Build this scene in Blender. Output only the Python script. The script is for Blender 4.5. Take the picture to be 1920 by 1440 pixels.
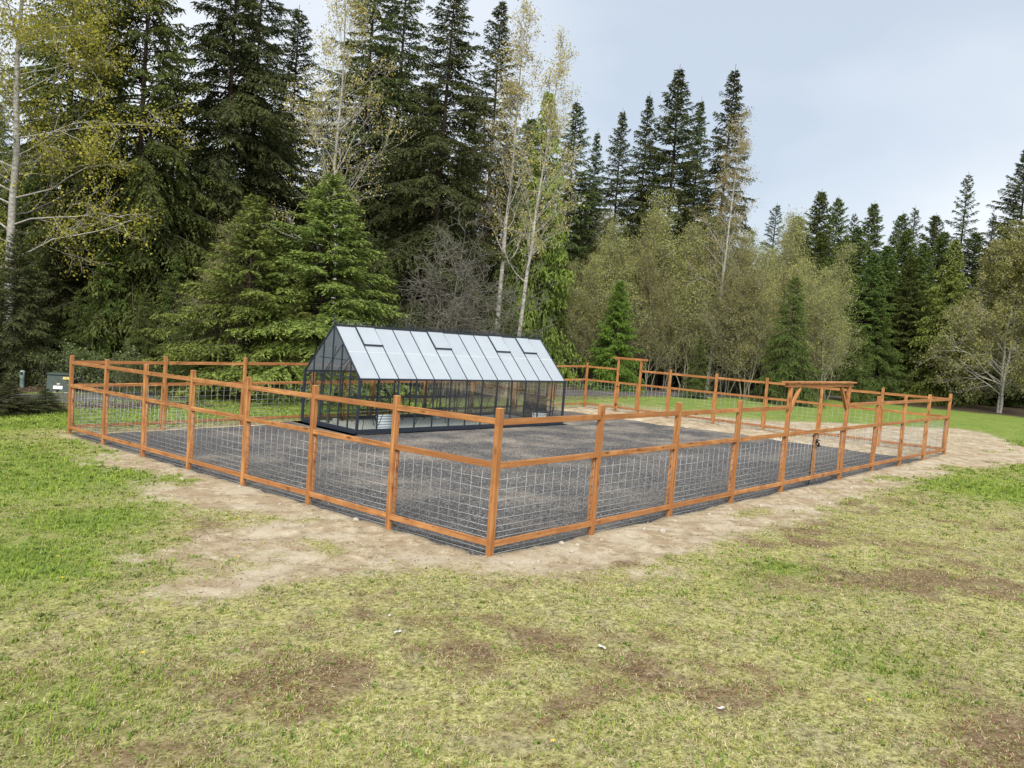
import bpy, bmesh, math, random
import numpy as np
from mathutils import Matrix, Vector

for o in list(bpy.data.objects): bpy.data.objects.remove(o)
S = bpy.context.scene
COL = S.collection
rnd = random.Random(7)

# ------------------------------------------------------------------ camera
CAM_R = np.array([[0.67043887, -0.00426543, -0.74195251],
                  [-0.73780896, 0.10185769, -0.66728026],
                  [0.0784198, 0.99478984, 0.06514228]])      # right, up, backward
CAM_C = np.array([-8.5431, -7.8583, 3.2407]); FPX = 1549.07  # focal length in photo pixels (1920 wide)
cd = bpy.data.cameras.new('camera'); cam = bpy.data.objects.new('camera', cd); COL.objects.link(cam)
cd.sensor_width = 36; cd.lens = 36*FPX/1920; cd.clip_start = .1; cd.clip_end = 2000
m = Matrix.Identity(4)
for i in range(3):
    for j in range(3): m[i][j] = CAM_R[i, j]
    m[i][3] = CAM_C[i]
cam.matrix_world = m
S.camera = cam

# ------------------------------------------------------------------ world, sun, exposure
SUN_DIR = Vector((-.58, -.44, .70)).normalized()             # towards the sun
w = bpy.data.worlds.new('World'); S.world = w; w.use_nodes = True
nt = w.node_tree; nt.nodes.clear()
N = nt.nodes.new
out = N('ShaderNodeOutputWorld'); bg = N('ShaderNodeBackground'); bg.inputs[1].default_value = .1
sky = N('ShaderNodeTexSky'); sky.sky_type = 'NISHITA'; sky.sun_disc = False
sky.sun_elevation = math.asin(SUN_DIR.z); sky.sun_rotation = math.atan2(SUN_DIR.x, SUN_DIR.y)
tc = N('ShaderNodeTexCoord'); mp = N('ShaderNodeMapping'); mp.inputs['Scale'].default_value = (1, 1, 2.2)
nz = N('ShaderNodeTexNoise'); nz.inputs['Scale'].default_value = 1.7; nz.inputs['Detail'].default_value = 5; nz.inputs['Roughness'].default_value = .45
cr = N('ShaderNodeValToRGB'); cr.color_ramp.elements[0].position = .36; cr.color_ramp.elements[1].position = .66
cr.color_ramp.elements[0].color = (.395, .45, .52, 1); cr.color_ramp.elements[1].color = (.61, .635, .665, 1)
mul = N('ShaderNodeVectorMath'); mul.operation = 'SCALE'; mul.inputs['Scale'].default_value = 10.0
mx = N('ShaderNodeMix'); mx.data_type = 'RGBA'; mx.inputs[0].default_value = .88
L = nt.links.new
L(tc.outputs['Generated'], mp.inputs[0]); L(mp.outputs[0], nz.inputs[0]); L(nz.outputs[0], cr.inputs[0])
L(cr.outputs[0], mul.inputs[0]); L(sky.outputs[0], mx.inputs[6]); L(mul.outputs[0], mx.inputs[7])
L(mx.outputs[2], bg.inputs[0]); L(bg.outputs[0], out.inputs[0])
sl = bpy.data.lights.new('sun', 'SUN'); so = bpy.data.objects.new('sun', sl); COL.objects.link(so)
sl.energy = 3.4; sl.angle = math.radians(24); sl.color = (1, .96, .9)
so.rotation_euler = (-SUN_DIR).to_track_quat('-Z', 'Y').to_euler(); so.location = (0, 0, 40)
S.view_settings.view_transform = 'Standard'; S.view_settings.look = 'None'
S.view_settings.exposure = 0.7; S.view_settings.gamma = 1

# ------------------------------------------------------------------ helpers: noise, terrain
def _h(ix, iy, s):
    h = (ix.astype(np.int64)*374761393 + iy.astype(np.int64)*668265263 + s*1442695041) & 0x7fffffff
    h = ((h ^ (h >> 13))*1274126177) & 0x7fffffff
    return ((h ^ (h >> 16)) & 0xffff)/65535.0
def vnoise(x, y, s=0):
    x = np.asarray(x, float); y = np.asarray(y, float)
    ix = np.floor(x); iy = np.floor(y); fx = x-ix; fy = y-iy
    fx = fx*fx*(3-2*fx); fy = fy*fy*(3-2*fy)
    a = _h(ix, iy, s); b = _h(ix+1, iy, s); c = _h(ix, iy+1, s); d = _h(ix+1, iy+1, s)
    return (a*(1-fx)+b*fx)*(1-fy)+(c*(1-fx)+d*fx)*fy
def fbm(x, y, s=0, o=4):
    x = np.asarray(x, float); y = np.asarray(y, float); r = 0; a = .5; t = 0
    for k in range(o):
        r = r+a*vnoise(x, y, s+k*17); t += a; a *= .55; x = x*2.03+11.3; y = y*2.03-7.1
    return r/t
def sstep(a, b, x): t = np.clip((x-a)/(b-a), 0, 1); return t*t*(3-2*t)
def g(x, y):
    x = np.clip(x, -14, 32); y = np.clip(y, -14, 24)
    return .0043*x-.0312*y+.0007*x*y
WX, WY, BR = 22.912, 15.713, 2.4163
GHX, GHY, GHZ, GYAW, GW, GL, GE, GRH = 6.992, 12.3215, -.2967, -.0093, 2.967, 9.89, 1.684, 3.2605
DIRT_A = [(-.16,15.6),(-.35,13.81),(.03,13.09),(-1.75,10.46),(-1.5,9.52),(-.84,9.38),(-1.2,8),(-1.83,7.13),(-2.6,6.65),(-1.69,6.02),(-2.1,4.91),(-.78,4.26),(-1.27,3.47),(-1.99,3.75),(-3.17,3.42),(-3.93,2.93),(-4.58,2.54),(-3.93,2.34),(-3.49,2.3),(-2.99,2.19),(-2.81,1.54),(-1.17,2.32),(-1.3,1.95),(-2.7,1.42),(-3.26,1.67),(-4.07,1.46),(-4.93,1.3),(-4.97,1.05),(-4.44,.68),(-3.59,.48),(-2.6,.49),(-1.78,.55),(-1.14,.06),(-.9,-.6),(-.41,-1.19),
 (.14,-1.51),(.51,-2.06),(1.14,-1.94),(1.84,-2.12),(2.78,-1.76),(4.3,-1.66),(6.37,-1.65),(7.26,-1.82),(9.44,-1.93),(11.13,-1.29),(14.56,-1.52),(13.93,-2.53),(14.93,-1.42),(19.15,-1.64),(22.92,-2.41),(29,-2.9),(31.14,-0.9),(35.88,1.49),(36.54,3.29),(33.75,4.46),(30.83,6.95),(27.28,8.51),(26.02,10.8),(25.73,12.91),(24.85,15.08),(24.5,16.6),(22.9,16.0),(16,15.9),(6,15.9),(0,15.95)]
def inpoly(x, y, P):
    P = np.array(P); r = np.zeros(np.shape(x), bool); j = len(P)-1
    for i in range(len(P)):
        xi, yi = P[i]; xj, yj = P[j]
        c = ((yi > y) != (yj > y)) & (x < (xj-xi)*(y-yi)/(yj-yi+1e-12)+xi)
        r ^= c; j = i
    return r
def road_y(x):
    return np.interp(x, [-60, -10, 2, 8, 20, 39, 60, 120], [34, 28, 25.8, 25, 23, 19.2, 16.6, 12])
def masks(x, y):
    """dirt, lush, moss-brown, forest litter: where each kind of ground lies"""
    x = np.asarray(x, float); y = np.asarray(y, float)
    d = 0
    for k, (ox, oy) in enumerate(((0, 0), (.5, .15), (-.35, .4), (.15, -.5), (-.5, -.2), (.2, .3), (-.15, -.3), (.8, -.15), (-.7, .45))):
        wx = (fbm(x*1.6+k, y*1.6, 3, 3)-.5)*1.0+(vnoise(x*7, y*7, 9+k)-.5)*.25
        wy = (fbm(x*1.6, y*1.6+k, 5, 3)-.5)*.8+(vnoise(x*7, y*7, 29+k)-.5)*.25
        d = d+inpoly(x+wx*.8+ox, y+wy*.8+oy, DIRT_A)
    d = d/9.0
    d = np.clip(d-sstep(.60, .74, fbm(x*1.3+40, y*1.3, 71, 3))*.75*(d > 0)*(1-sstep(0, .5, -np.minimum(x+.6, y+.6)*-1)), 0, 1)
    n = fbm(x*.55, y*.55, 21, 4)
    lush = np.zeros(np.shape(x))
    for cx, cy, r, a in ((-3, 9.5, 4.2, .9), (-5.4, 3.4, 2.0, 1), (-3.6, 5.3, 1.5, .9), (-6, 12, 6, .9), (-7, 6, 2.5, .9), (15.5, -3.3, 3, .9), (22, -5, 6, .8), (3, -3, .5, .8), (1.8, -2.9, .8, .35), (11, -3.4, 1.5, .35), (.1, -5.3, .9, .45), (-6.3, -1.2, 1.0, .45)):
        lush = np.maximum(lush, a*np.exp(-((x-cx)**2+(y-cy)**2)/r**2))
    far = np.maximum(sstep(24, 30, x), sstep(16, 17.5, y)*.8)
    lush = np.clip(np.maximum(lush, far)+(n-.5)*.55, 0, 1)
    nm = fbm(x*.9+5, y*.9, 33, 4)*.65+fbm(x*3.1, y*3.1, 35, 3)*.35
    moss = sstep(.46, .66, nm)*(1-np.clip(lush*1.3, 0, 1))
    ry = road_y(x)
    forest = np.maximum(sstep(-.6, .8, y-ry-1.6+(fbm(x*.7, y*.7, 44)-.5)*2), sstep(2.0, .8, np.abs(y-ry+2.9)+(fbm(x*.9, y*.9, 47)-.5)*1.5)*sstep(10, 5, x))
    forest = np.maximum(forest, sstep(52, 62, x+y*.3+(fbm(x*.4, y*.4, 48)-.5)*6))
    return d, lush, moss, np.clip(forest, 0, 1)
_masks = masks
MX0, MY0, MS = -13., -13., .1
_mx = np.arange(MX0, 50, MS); _my = np.arange(MY0, 32, MS)
_A, _B = np.meshgrid(_mx, _my, indexing='ij')
_RAS = np.stack(_masks(_A.ravel(), _B.ravel()), -1).reshape(len(_mx), len(_my), 4)
def masks(x, y):
    x = np.asarray(x, float); y = np.asarray(y, float); fx = (x-MX0)/MS; fy = (y-MY0)/MS
    i = np.clip(np.floor(fx).astype(int), 0, len(_mx)-2); j = np.clip(np.floor(fy).astype(int), 0, len(_my)-2); a = np.clip(fx-i, 0, 1)[..., None]; b = np.clip(fy-j, 0, 1)[..., None]
    R_ = (_RAS[i, j]*(1-a)+_RAS[i+1, j]*a)*(1-b)+(_RAS[i, j+1]*(1-a)+_RAS[i+1, j+1]*a)*b
    o = (fx < 0) | (fx > len(_mx)-1) | (fy < 0) | (fy > len(_my)-1)
    if o.any(): R_[o] = np.stack(_masks(x[o], y[o]), -1)
    return R_[..., 0], R_[..., 1], R_[..., 2], R_[..., 3]
def relief(x, y, d):
    r = (fbm(x*2.1, y*2.1, 51, 4)-.5)*.05+(fbm(x*9, y*9, 52, 2)-.5)*.018
    ruts = np.exp(-((np.sin((x*.35+y*1.0)*3.4+fbm(x*.5, y*.5, 53)*5))**2)*6)*.035*d
    return r-ruts
def pad_edge(y): return 21.0+(fbm(np.asarray(y)*.6, np.asarray(y)*0+3, 61)-.5)*1.6
def inner(x, y):
    """1 well inside the gravel yard"""
    return sstep(.0, .16, x)*sstep(.0, .16, y)*sstep(0, .2, WY-.02-y)*sstep(.3, -.5, x-pad_edge(y))
def flat_gh(x, y, z):
    k = sstep(1.4, .35, np.maximum(np.abs(x-(GHX+GL/2))-GL/2, np.abs(y-(GHY+GW/2-.02))-GW/2))*inner(x, y)
    return z*(1-k)+(GHZ-.01)*k
def ground_z(x, y):
    d, l, mo, f = masks(x, y)
    core = sstep(60, 40, np.hypot(x-5, y-5))
    z = g(x, y)+relief(x, y, d)*core
    z = z+f*.25*(fbm(x*.3, y*.3, 55)-.4)
    return flat_gh(x, y, z-.30*inner(x, y))
def gz(x, y): return float(ground_z(np.array([x]), np.array([y]))[0])
def ray(px, py): return CAM_R@np.array([(px-960)/FPX, -(py-720)/FPX, -1.])

# ------------------------------------------------------------------ helpers: meshes, objects
def rawmesh(name, V, F, tint=None, attr='col', mats=(), smooth=False):
    """V (n,3); F (m,3) or (m,4) int"""
    V = np.asarray(V, np.float32); F = np.asarray(F, np.int32)
    me = bpy.data.meshes.new(name); k = F.shape[1]
    me.vertices.add(len(V)); me.vertices.foreach_set('co', V.ravel())
    me.loops.add(F.size); me.loops.foreach_set('vertex_index', F.ravel())
    me.polygons.add(len(F)); me.polygons.foreach_set('loop_start', np.arange(0, F.size, k, dtype=np.int32))
    me.polygons.foreach_set('loop_total', np.full(len(F), k, np.int32))
    if smooth: me.polygons.foreach_set('use_smooth', np.ones(len(F), bool))
    if tint is not None:
        a = me.color_attributes.new(attr, 'FLOAT_COLOR', 'POINT')
        t = np.ones((len(V), 4), np.float32); t[:, :tint.shape[1]] = tint
        a.data.foreach_set('color', t.ravel())
    me.update(calc_edges=True)
    for mm in mats: me.materials.append(mm)
    return me
def link(name, data, parent=None, mat=None, M=None, **kw):
    o = bpy.data.objects.new(name, data); COL.objects.link(o)
    if parent is not None: o.parent = parent
    if M is not None: o.matrix_basis = M
    if mat is not None and data is not None and not data.materials: data.materials.append(mat)
    for k, v in kw.items(): o[k] = v
    return o
def thing(name, label, cat, M=None, group=None, data=None, mat=None):
    o = link(name, data, None, mat, M); o['label'] = label; o['category'] = cat
    if group: o['group'] = group
    return o
_bc = {}
def box(dx, dy, dz, mat, bev=.004):
    key = (round(dx, 3), round(dy, 3), round(dz, 3), mat.name, bev)
    if key in _bc: return _bc[key]
    bm = bmesh.new(); bmesh.ops.create_cube(bm, size=1)
    bmesh.ops.scale(bm, vec=(dx, dy, dz), verts=bm.verts)
    if bev: bmesh.ops.bevel(bm, geom=bm.edges[:], offset=min(bev, .3*min(dx, dy, dz)), segments=1, affect='EDGES')
    me = bpy.data.meshes.new('box'); bm.to_mesh(me); bm.free(); me.materials.append(mat); _bc[key] = me
    return me
def along(a, b, up=(0, 0, 1)):
    """matrix with x axis from a to b, origin at the middle"""
    a = Vector(a); b = Vector(b); x = (b-a).normalized(); u = Vector(up); y = u.cross(x)
    if y.length < 1e-4: y = Vector((0, 1, 0)).cross(x)
    y.normalize(); z = x.cross(y); c = (a+b)/2
    return Matrix(((x.x, y.x, z.x, c.x), (x.y, y.y, z.y, c.y), (x.z, y.z, z.z, c.z), (0, 0, 0, 1)))
def beam(name, a, b, dy, dz, mat, parent, up=(0, 0, 1), bev=.004, org=None, **kw):
    M = along(a, b, up)
    if org is not None: M = Matrix.Translation(-Vector(org))@M
    return link(name, box((Vector(b)-Vector(a)).length, dy, dz, mat, bev), parent, None, M, **kw)
class MB:
    """collects boxes and tubes into one mesh"""
    def __init__(s): s.V = []; s.F = []; s.n = 0
    def add(s, V, F): s.V.append(np.asarray(V, float)); s.F.append(np.asarray(F)+s.n); s.n += len(V)
    def bar(s, a, b, wy, wz, up=(0, 0, 1)):
        M = np.array(along(a, b, up)); ln = (Vector(b)-Vector(a)).length
        c = np.array([[x*ln/2, y*wy/2, z*wz/2, 1] for x in (-1, 1) for y in (-1, 1) for z in (-1, 1)])
        s.add((c@M.T)[:, :3], [(0, 1, 3, 2), (4, 6, 7, 5), (0, 4, 5, 1), (2, 3, 7, 6), (0, 2, 6, 4), (1, 5, 7, 3)])
    def tube(s, pts, rad, k=6, cap=True):
        V, F = tube_np(pts, rad, k); s.add(V, F)
    def build(s, name, mat, smooth=False):
        return rawmesh(name, np.vstack(s.V), np.vstack(s.F), mats=[mat], smooth=smooth)
def tube_np(pts, rad, k=6):
    P = np.asarray(pts, float); n = len(P); R = np.broadcast_to(np.asarray(rad, float), (n,))
    T = np.gradient(P, axis=0); T /= np.linalg.norm(T, axis=1)[:, None]+1e-9
    ref = np.array([0, 0, 1.]) if abs(T[:, 2].mean()) < .8 else np.array([1., 0, 0])
    U = np.cross(T, ref); U /= np.linalg.norm(U, axis=1)[:, None]+1e-9; W = np.cross(T, U)
    a = np.arange(k)*2*np.pi/k
    V = (P[:, None]+R[:, None, None]*(U[:, None]*np.cos(a)[None, :, None]+W[:, None]*np.sin(a)[None, :, None])).reshape(-1, 3)
    i = np.arange(n-1)[:, None]*k; j = np.arange(k)[None]; j2 = (j+1) % k
    F = np.stack([i+j, i+j2, i+k+j2, i+k+j], -1).reshape(-1, 4)
    return V, F

# ------------------------------------------------------------------ helpers: materials
class Mat:
    def __init__(s, name, rough=.8, spec=.3, metal=0):
        s.m = bpy.data.materials.new(name); s.m.use_nodes = True; s.t = s.m.node_tree
        s.b = s.t.nodes['Principled BSDF']; s.out = s.t.nodes['Material Output']
        s.b.inputs['Roughness'].default_value = rough; s.b.inputs['Specular IOR Level'].default_value = spec; s.b.inputs['Metallic'].default_value = metal
    def n(s, t, **kw):
        x = s.t.nodes.new(t)
        for k, v in kw.items():
            if k.startswith('i_'): x.inputs[k[2:].replace('_', ' ')].default_value = v
            else: setattr(x, k, v)
        return x
    def l(s, a, b): s.t.links.new(a, b)
    def coord(s, kind='Object', scale=(1, 1, 1), rand=0):
        c = s.n('ShaderNodeTexCoord'); mp = s.n('ShaderNodeMapping'); mp.inputs['Scale'].default_value = scale
        s.l(c.outputs[kind], mp.inputs[0])
        if rand:
            oi = s.n('ShaderNodeObjectInfo'); mm = s.n('ShaderNodeMath', operation='MULTIPLY'); mm.inputs[1].default_value = rand
            s.l(oi.outputs['Random'], mm.inputs[0]); s.l(mm.outputs[0], mp.inputs['Location'])
        return mp.outputs[0]
    def noise(s, vec, scale, detail=3, rough=.55, dist=0):
        x = s.n('ShaderNodeTexNoise'); x.inputs['Scale'].default_value = scale; x.inputs['Detail'].default_value = detail
        x.inputs['Roughness'].default_value = rough; x.inputs['Distortion'].default_value = dist; s.l(vec, x.inputs[0]); return x.outputs[0]
    def ramp(s, fac, *st):
        r = s.n('ShaderNodeValToRGB'); e = r.color_ramp.elements
        while len(e) < len(st): e.new(.5)
        for k, (p, c) in enumerate(st):
            e[k].position = p; e[k].color = (*c, 1) if len(c) == 3 else c
        s.l(fac, r.inputs[0]); return r.outputs[0]
    def mix(s, f, a, b, mode='MIX'):
        x = s.n('ShaderNodeMix', data_type='RGBA', blend_type=mode)
        for k, v in ((0, f), (6, a), (7, b)):
            if hasattr(v, 'is_linked') or hasattr(v, 'links'): s.l(v, x.inputs[k])
            else: x.inputs[k].default_value = v if k == 0 else ((*v, 1) if len(v) == 3 else v)
        return x.outputs[2]
    def math(s, op, a, b=0.):
        x = s.n('ShaderNodeMath', operation=op)
        for k, v in ((0, a), (1, b)):
            if hasattr(v, 'links'): s.l(v, x.inputs[k])
            else: x.inputs[k].default_value = v
        return x.outputs[0]
    def bump(s, h, strength=.3, dist=.01):
        x = s.n('ShaderNodeBump'); x.inputs['Strength'].default_value = strength; x.inputs['Distance'].default_value = dist
        s.l(h, x.inputs['Height']); s.l(x.outputs[0], s.b.inputs['Normal'])
    def color(s, c):
        if hasattr(c, 'links'): s.l(c, s.b.inputs['Base Color'])
        else: s.b.inputs['Base Color'].default_value = (*c, 1)
        return s
def plain(name, c, rough=.6, metal=0, spec=.3, var=.15, scale=8):
    M_ = Mat(name, rough, spec, metal); v = M_.coord('Object', rand=31)
    M_.color(M_.ramp(M_.noise(v, scale, 4), (.3, [k*(1-var) for k in c]), (.7, [min(1, k*(1+var)) for k in c]))); return M_.m
def wood(name, axis):
    M_ = Mat(name, .62, .3); sc = {'x': (.35, 9, 9), 'z': (9, 9, .35)}[axis]
    v = M_.coord('Object', sc, 57); n1 = M_.noise(v, 3.2, 5, .6, .4)
    v2 = M_.coord('Object', (1, 1, 1), 23); n2 = M_.noise(v2, 3.2, 4); oi = M_.n('ShaderNodeObjectInfo')
    c = M_.ramp(n1, (.32, (.17, .070, .024)), (.46, (.37, .165, .056)), (.55, (.46, .215, .076)), (.70, (.60, .32, .13)))
    c = M_.mix(M_.ramp(n2, (.42, (0, 0, 0)), (.66, (.75, .75, .75))), c, (.25, .098, .032))
    c = M_.mix(M_.math('MULTIPLY', oi.outputs['Random'], .6), c, (.27, .108, .034))
    vo = M_.n('ShaderNodeTexVoronoi'); vo.inputs['Scale'].default_value = 1.0
    M_.l(M_.coord('Object', {'x': (2.2, 7, 7), 'z': (7, 7, 2.2)}[axis], 91), vo.inputs[0])
    kn = M_.ramp(vo.outputs['Distance'], (.07, (.9, .9, .9)), (.22, (0, 0, 0)))
    c = M_.mix(kn, c, (.12, .042, .014))
    # pale end grain on cut ends
    M_.color(c); M_.bump(n1, .5, .006); return M_.m
W_RAIL = wood('stained_wood_rail', 'x'); W_POST = wood('stained_wood_post', 'z')
M_WIRE = plain('galvanised_wire', (.34, .355, .36), .5, .4)
M_BLACK = plain('black_iron', (.012, .012, .013), .5)
M_FRAME = plain('anthracite_metal', (.020, .027, .040), .38, 0, .5)
M_PANEL = plain('anthracite_panel', (.026, .034, .046), .4)
M_BENCH = plain('bench_metal', (.045, .055, .06), .45)
M_WHITE = plain('white_plastic', (.72, .74, .75), .4)
M_CONC = plain('concrete_block', (.34, .35, .34), .9)
M_RUBBER = plain('hose_rubber', (.016, .018, .016), .5)
def foliage(name, lo, hi, tip, trans=.22, rough=.6):
    M_ = Mat(name, rough, .25); a = M_.n('ShaderNodeAttribute', attribute_name='col'); sp = M_.n('ShaderNodeSeparateColor'); M_.l(a.outputs['Color'], sp.inputs[0])
    oi = M_.n('ShaderNodeObjectInfo')
    c = M_.mix(sp.outputs[0], lo, hi); c = M_.mix(sp.outputs[1], c, tip)
    hsv = M_.n('ShaderNodeHueSaturation'); M_.l(c, hsv.inputs['Color'])
    M_.l(M_.math('ADD', M_.math('MULTIPLY', oi.outputs['Random'], .035), .478), hsv.inputs['Hue'])
    M_.l(M_.math('ADD', M_.math('MULTIPLY', oi.outputs['Random'], .5), .75), hsv.inputs['Value'])
    M_.color(hsv.outputs[0])
    tr = M_.n('ShaderNodeBsdfTranslucent'); M_.l(hsv.outputs[0], tr.inputs[0]); ms = M_.n('ShaderNodeMixShader'); ms.inputs[0].default_value = trans
    M_.l(M_.b.outputs[0], ms.inputs[1]); M_.l(tr.outputs[0], ms.inputs[2]); M_.l(ms.outputs[0], M_.out.inputs[0]); return M_.m
F_FIR = foliage('fir_needles', (0.030, 0.044, 0.013), (0.076, 0.099, 0.026), (0.134, 0.156, 0.041))
F_HEM = foliage('hemlock_needles', (0.037, 0.062, 0.013), (0.094, 0.135, 0.024), (0.174, 0.217, 0.043))
F_SPR = foliage('young_spruce_needles', (0.067, 0.100, 0.020), (0.167, 0.205, 0.039), (0.315, 0.318, 0.080))
F_BRIGHT = foliage('bright_cedar_leaves', (0.059, 0.117, 0.013), (0.127, 0.220, 0.028), (0.236, 0.330, 0.056))
F_CED = foliage('yellow_cedar_leaves', (0.086, 0.125, 0.020), (0.173, 0.219, 0.039), (0.312, 0.344, 0.068))
F_YEW = foliage('brownish_conifer_leaves', (0.040, 0.053, 0.017), (0.082, 0.096, 0.031), (0.133, 0.147, 0.052))
F_ALD = foliage('spring_alder_leaves', (.20, .19, .025), (.34, .31, .045), (.46, .42, .075), .4)
F_COT = foliage('golden_cottonwood_leaves', (.26, .21, .05), (.42, .34, .09), (.55, .48, .20), .4)
F_THK = foliage('olive_alder_buds', (0.186, 0.203, 0.062), (0.329, 0.337, 0.104), (0.472, 0.469, 0.165), .35)
F_SHR = foliage('shrub_leaves', (.045, .075, .02), (.10, .14, .04), (.22, .26, .10), .3)
def bark(name, a, b, sc=(6, 6, 1.2)):
    M_ = Mat(name, .9, .1); v = M_.coord('Object', sc, 40); n = M_.noise(v, 2.2, 5, .65)
    M_.color(M_.ramp(n, (.32, a), (.68, b))); M_.bump(n, .5, .03); return M_.m
B_DARK = bark('conifer_bark', (.035, .026, .02), (.085, .066, .052))
B_PALE = bark('pale_alder_bark', (.17, .16, .14), (.50, .48, .43), (2.5, 2.5, 5))
B_GREY = bark('lichen_grey_bark', (.075, .07, .055), (.20, .19, .155))
B_TWIG = bark('thin_stem_bark', (.12, .112, .075), (.29, .275, .19))

# ------------------------------------------------------------------ the setting: ground, gravel yard, road
def ax(lo, hi, st, far, gr=1.22):
    c = list(np.arange(lo, hi+1e-6, st)); s = st; x = hi; up = []
    while x < far: s *= gr; s = min(s, 30); x += s; up.append(x)
    s = st; x = lo; dn = []
    while x > -far: s *= gr; s = min(s, 30); x -= s; dn.append(x)
    return np.array(dn[::-1]+c+up)
gx = ax(-9.5, 30, .17, 420); gy = ax(-9.5, 21, .17, 420)
X, Y = np.meshgrid(gx, gy, indexing='ij'); x1, y1 = X.ravel(), Y.ravel()
Z = ground_z(x1, y1); dm, lm, mm_, fm = masks(x1, y1)
nx, ny = len(gx), len(gy); idx = np.arange(nx*ny).reshape(nx, ny)
F = np.stack([idx[:-1, :-1], idx[1:, :-1], idx[1:, 1:], idx[:-1, 1:]], -1).reshape(-1, 4)
def ground_mat():
    M_ = Mat('lawn_and_dirt', .95, .1); v = M_.coord('Object')
    a = M_.n('ShaderNodeAttribute', attribute_name='col'); sp = M_.n('ShaderNodeSeparateColor'); M_.l(a.outputs['Color'], sp.inputs[0])
    fine = M_.noise(v, 28, 6, .7); mid = M_.noise(v, 5.5, 5, .6); big = M_.noise(v, 1.1, 4)
    clump = M_.noise(v, 13, 5, .72); pat = M_.noise(v, 2.6, 5, .6)
    lawn = M_.ramp(M_.mix(.5, fine, clump), (.36, (.065, .052, .027)), (.44, (.19, .17, .062)), (.52, (.36, .345, .125)), (.62, (.58, .54, .27)))
    green = M_.ramp(M_.mix(.5, fine, clump), (.33, (.032, .060, .012)), (.48, (.110, .18, .030)), (.66, (.24, .30, .065)))
    green = M_.mix(M_.ramp(M_.mix(.5, big, pat), (.42, (0, 0, 0)), (.62, (.8, .8, .8))), green, M_.ramp(clump, (.35, (.12, .15, .03)), (.6, (.31, .34, .08))))
    brown = M_.ramp(M_.mix(.5, fine, clump), (.36, (.050, .028, .017)), (.5, (.15, .090, .055)), (.64, (.31, .235, .155)))
    lawn = M_.mix(M_.ramp(pat, (.42, (0, 0, 0)), (.66, (.75, .75, .75))), lawn, M_.ramp(clump, (.35, (.10, .08, .05)), (.55, (.33, .28, .17)), (.7, (.48, .42, .28))))
    dirt = M_.ramp(M_.mix(.5, mid, fine), (.36, (.13, .096, .058)), (.45, (.30, .240, .152)), (.53, (.43, .355, .240)), (.66, (.56, .485, .36)))
    dirt = M_.mix(M_.ramp(pat, (.44, (0, 0, 0)), (.60, (.8, .8, .8))), dirt, (.30, .222, .142))
    dirt = M_.mix(M_.ramp(big, (.48, (0, 0, 0)), (.62, (.5, .5, .5))), dirt, (.53, .465, .355))
    lit = M_.ramp(fine, (.3, (.022, .016, .010)), (.55, (.065, .048, .030)), (.75, (.16, .12, .08)))
    def thr(ch, amp=.5, lo=.4, hi=.6): return M_.ramp(M_.math('ADD', ch, M_.math('MULTIPLY', M_.math('SUBTRACT', M_.mix(.55, mid, clump), .5), amp)), (lo, (0, 0, 0)), (hi, (1, 1, 1)))
    c = M_.mix(thr(sp.outputs[1], 2.2, .2, .85), lawn, green)
    c = M_.mix(M_.math('MULTIPLY', thr(sp.outputs[2], 3.6, .30, .95), .85), c, brown)
    c = M_.mix(thr(sp.outputs[0], 2.2, .25, .80), c, dirt)
    c = M_.mix(thr(a.outputs['Alpha'], .9, .35, .65), c, lit)
    M_.color(c); M_.bump(M_.mix(.5, clump, fine), .8, .05); return M_.m
me = rawmesh('ground', np.stack([x1, y1, Z], 1), F, np.stack([dm, lm, mm_, fm], 1), mats=[ground_mat()], smooth=True)
link('ground', me, kind='structure')
# gravel yard inside the fence
px_ = np.arange(-.05, 22.6, .16); py_ = np.concatenate([np.arange(-.05, WY-.03, .16), [WY-.03]])
X, Y = np.meshgrid(px_, py_, indexing='ij'); x1, y1 = X.ravel(), Y.ravel()
edge = np.minimum(np.minimum(x1, y1), WY-.03-y1)
Zp = g(x1, y1)+(fbm(x1*2, y1*2, 81, 3)-.5)*.03+(fbm(x1*7, y1*7, 82, 2)-.5)*.012-.02-.05*sstep(.1, -.06, edge)-.12*sstep(-.5, .5, x1-pad_edge(y1))
Zp = flat_gh(x1, y1, Zp)+0
ins = (x1 > GHX+.1) & (x1 < GHX+GL-.1) & (y1 > GHY+.0) & (y1 < GHY+GW-.1)
Zp[ins] -= .03
nx, ny = len(px_), len(py_); idx = np.arange(nx*ny).reshape(nx, ny)
F = np.stack([idx[:-1, :-1], idx[1:, :-1], idx[1:, 1:], idx[:-1, 1:]], -1).reshape(-1, 4)
def gravel_mat(name, dark, lite, dust, k=1.0, worn=False):
    M_ = Mat(name, .95, .15); v = M_.coord('Object'); vo = M_.n('ShaderNodeTexVoronoi'); vo.inputs['Scale'].default_value = 42; M_.l(v, vo.inputs[0])
    sp = M_.n('ShaderNodeSeparateColor'); M_.l(vo.outputs['Color'], sp.inputs[0]); n = M_.noise(v, .55, 5, .6); n2 = M_.noise(v, 9, 4, .7)
    c = M_.ramp(sp.outputs[0], (.1, dark), (.6, lite), (.95, [min(.8, q*1.9) for q in lite]))
    c = M_.mix(M_.ramp(n2, (.4, (0, 0, 0)), (.75, (.6, .6, .6))), c, dark)
    df = M_.ramp(M_.mix(.3, n, n2), (.46, (0, 0, 0)), (.62, (.75*k, .75*k, .75*k)))
    if worn:
        at = M_.n('ShaderNodeAttribute', attribute_name='col'); sp2 = M_.n('ShaderNodeSeparateColor'); M_.l(at.outputs['Color'], sp2.inputs[0]); df = M_.math('MULTIPLY', df, sp2.outputs[0])
    c = M_.mix(df, c, dust)
    M_.color(c); M_.bump(M_.mix(.4, vo.outputs['Distance'], n2), .9, .02); return M_.m
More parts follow.
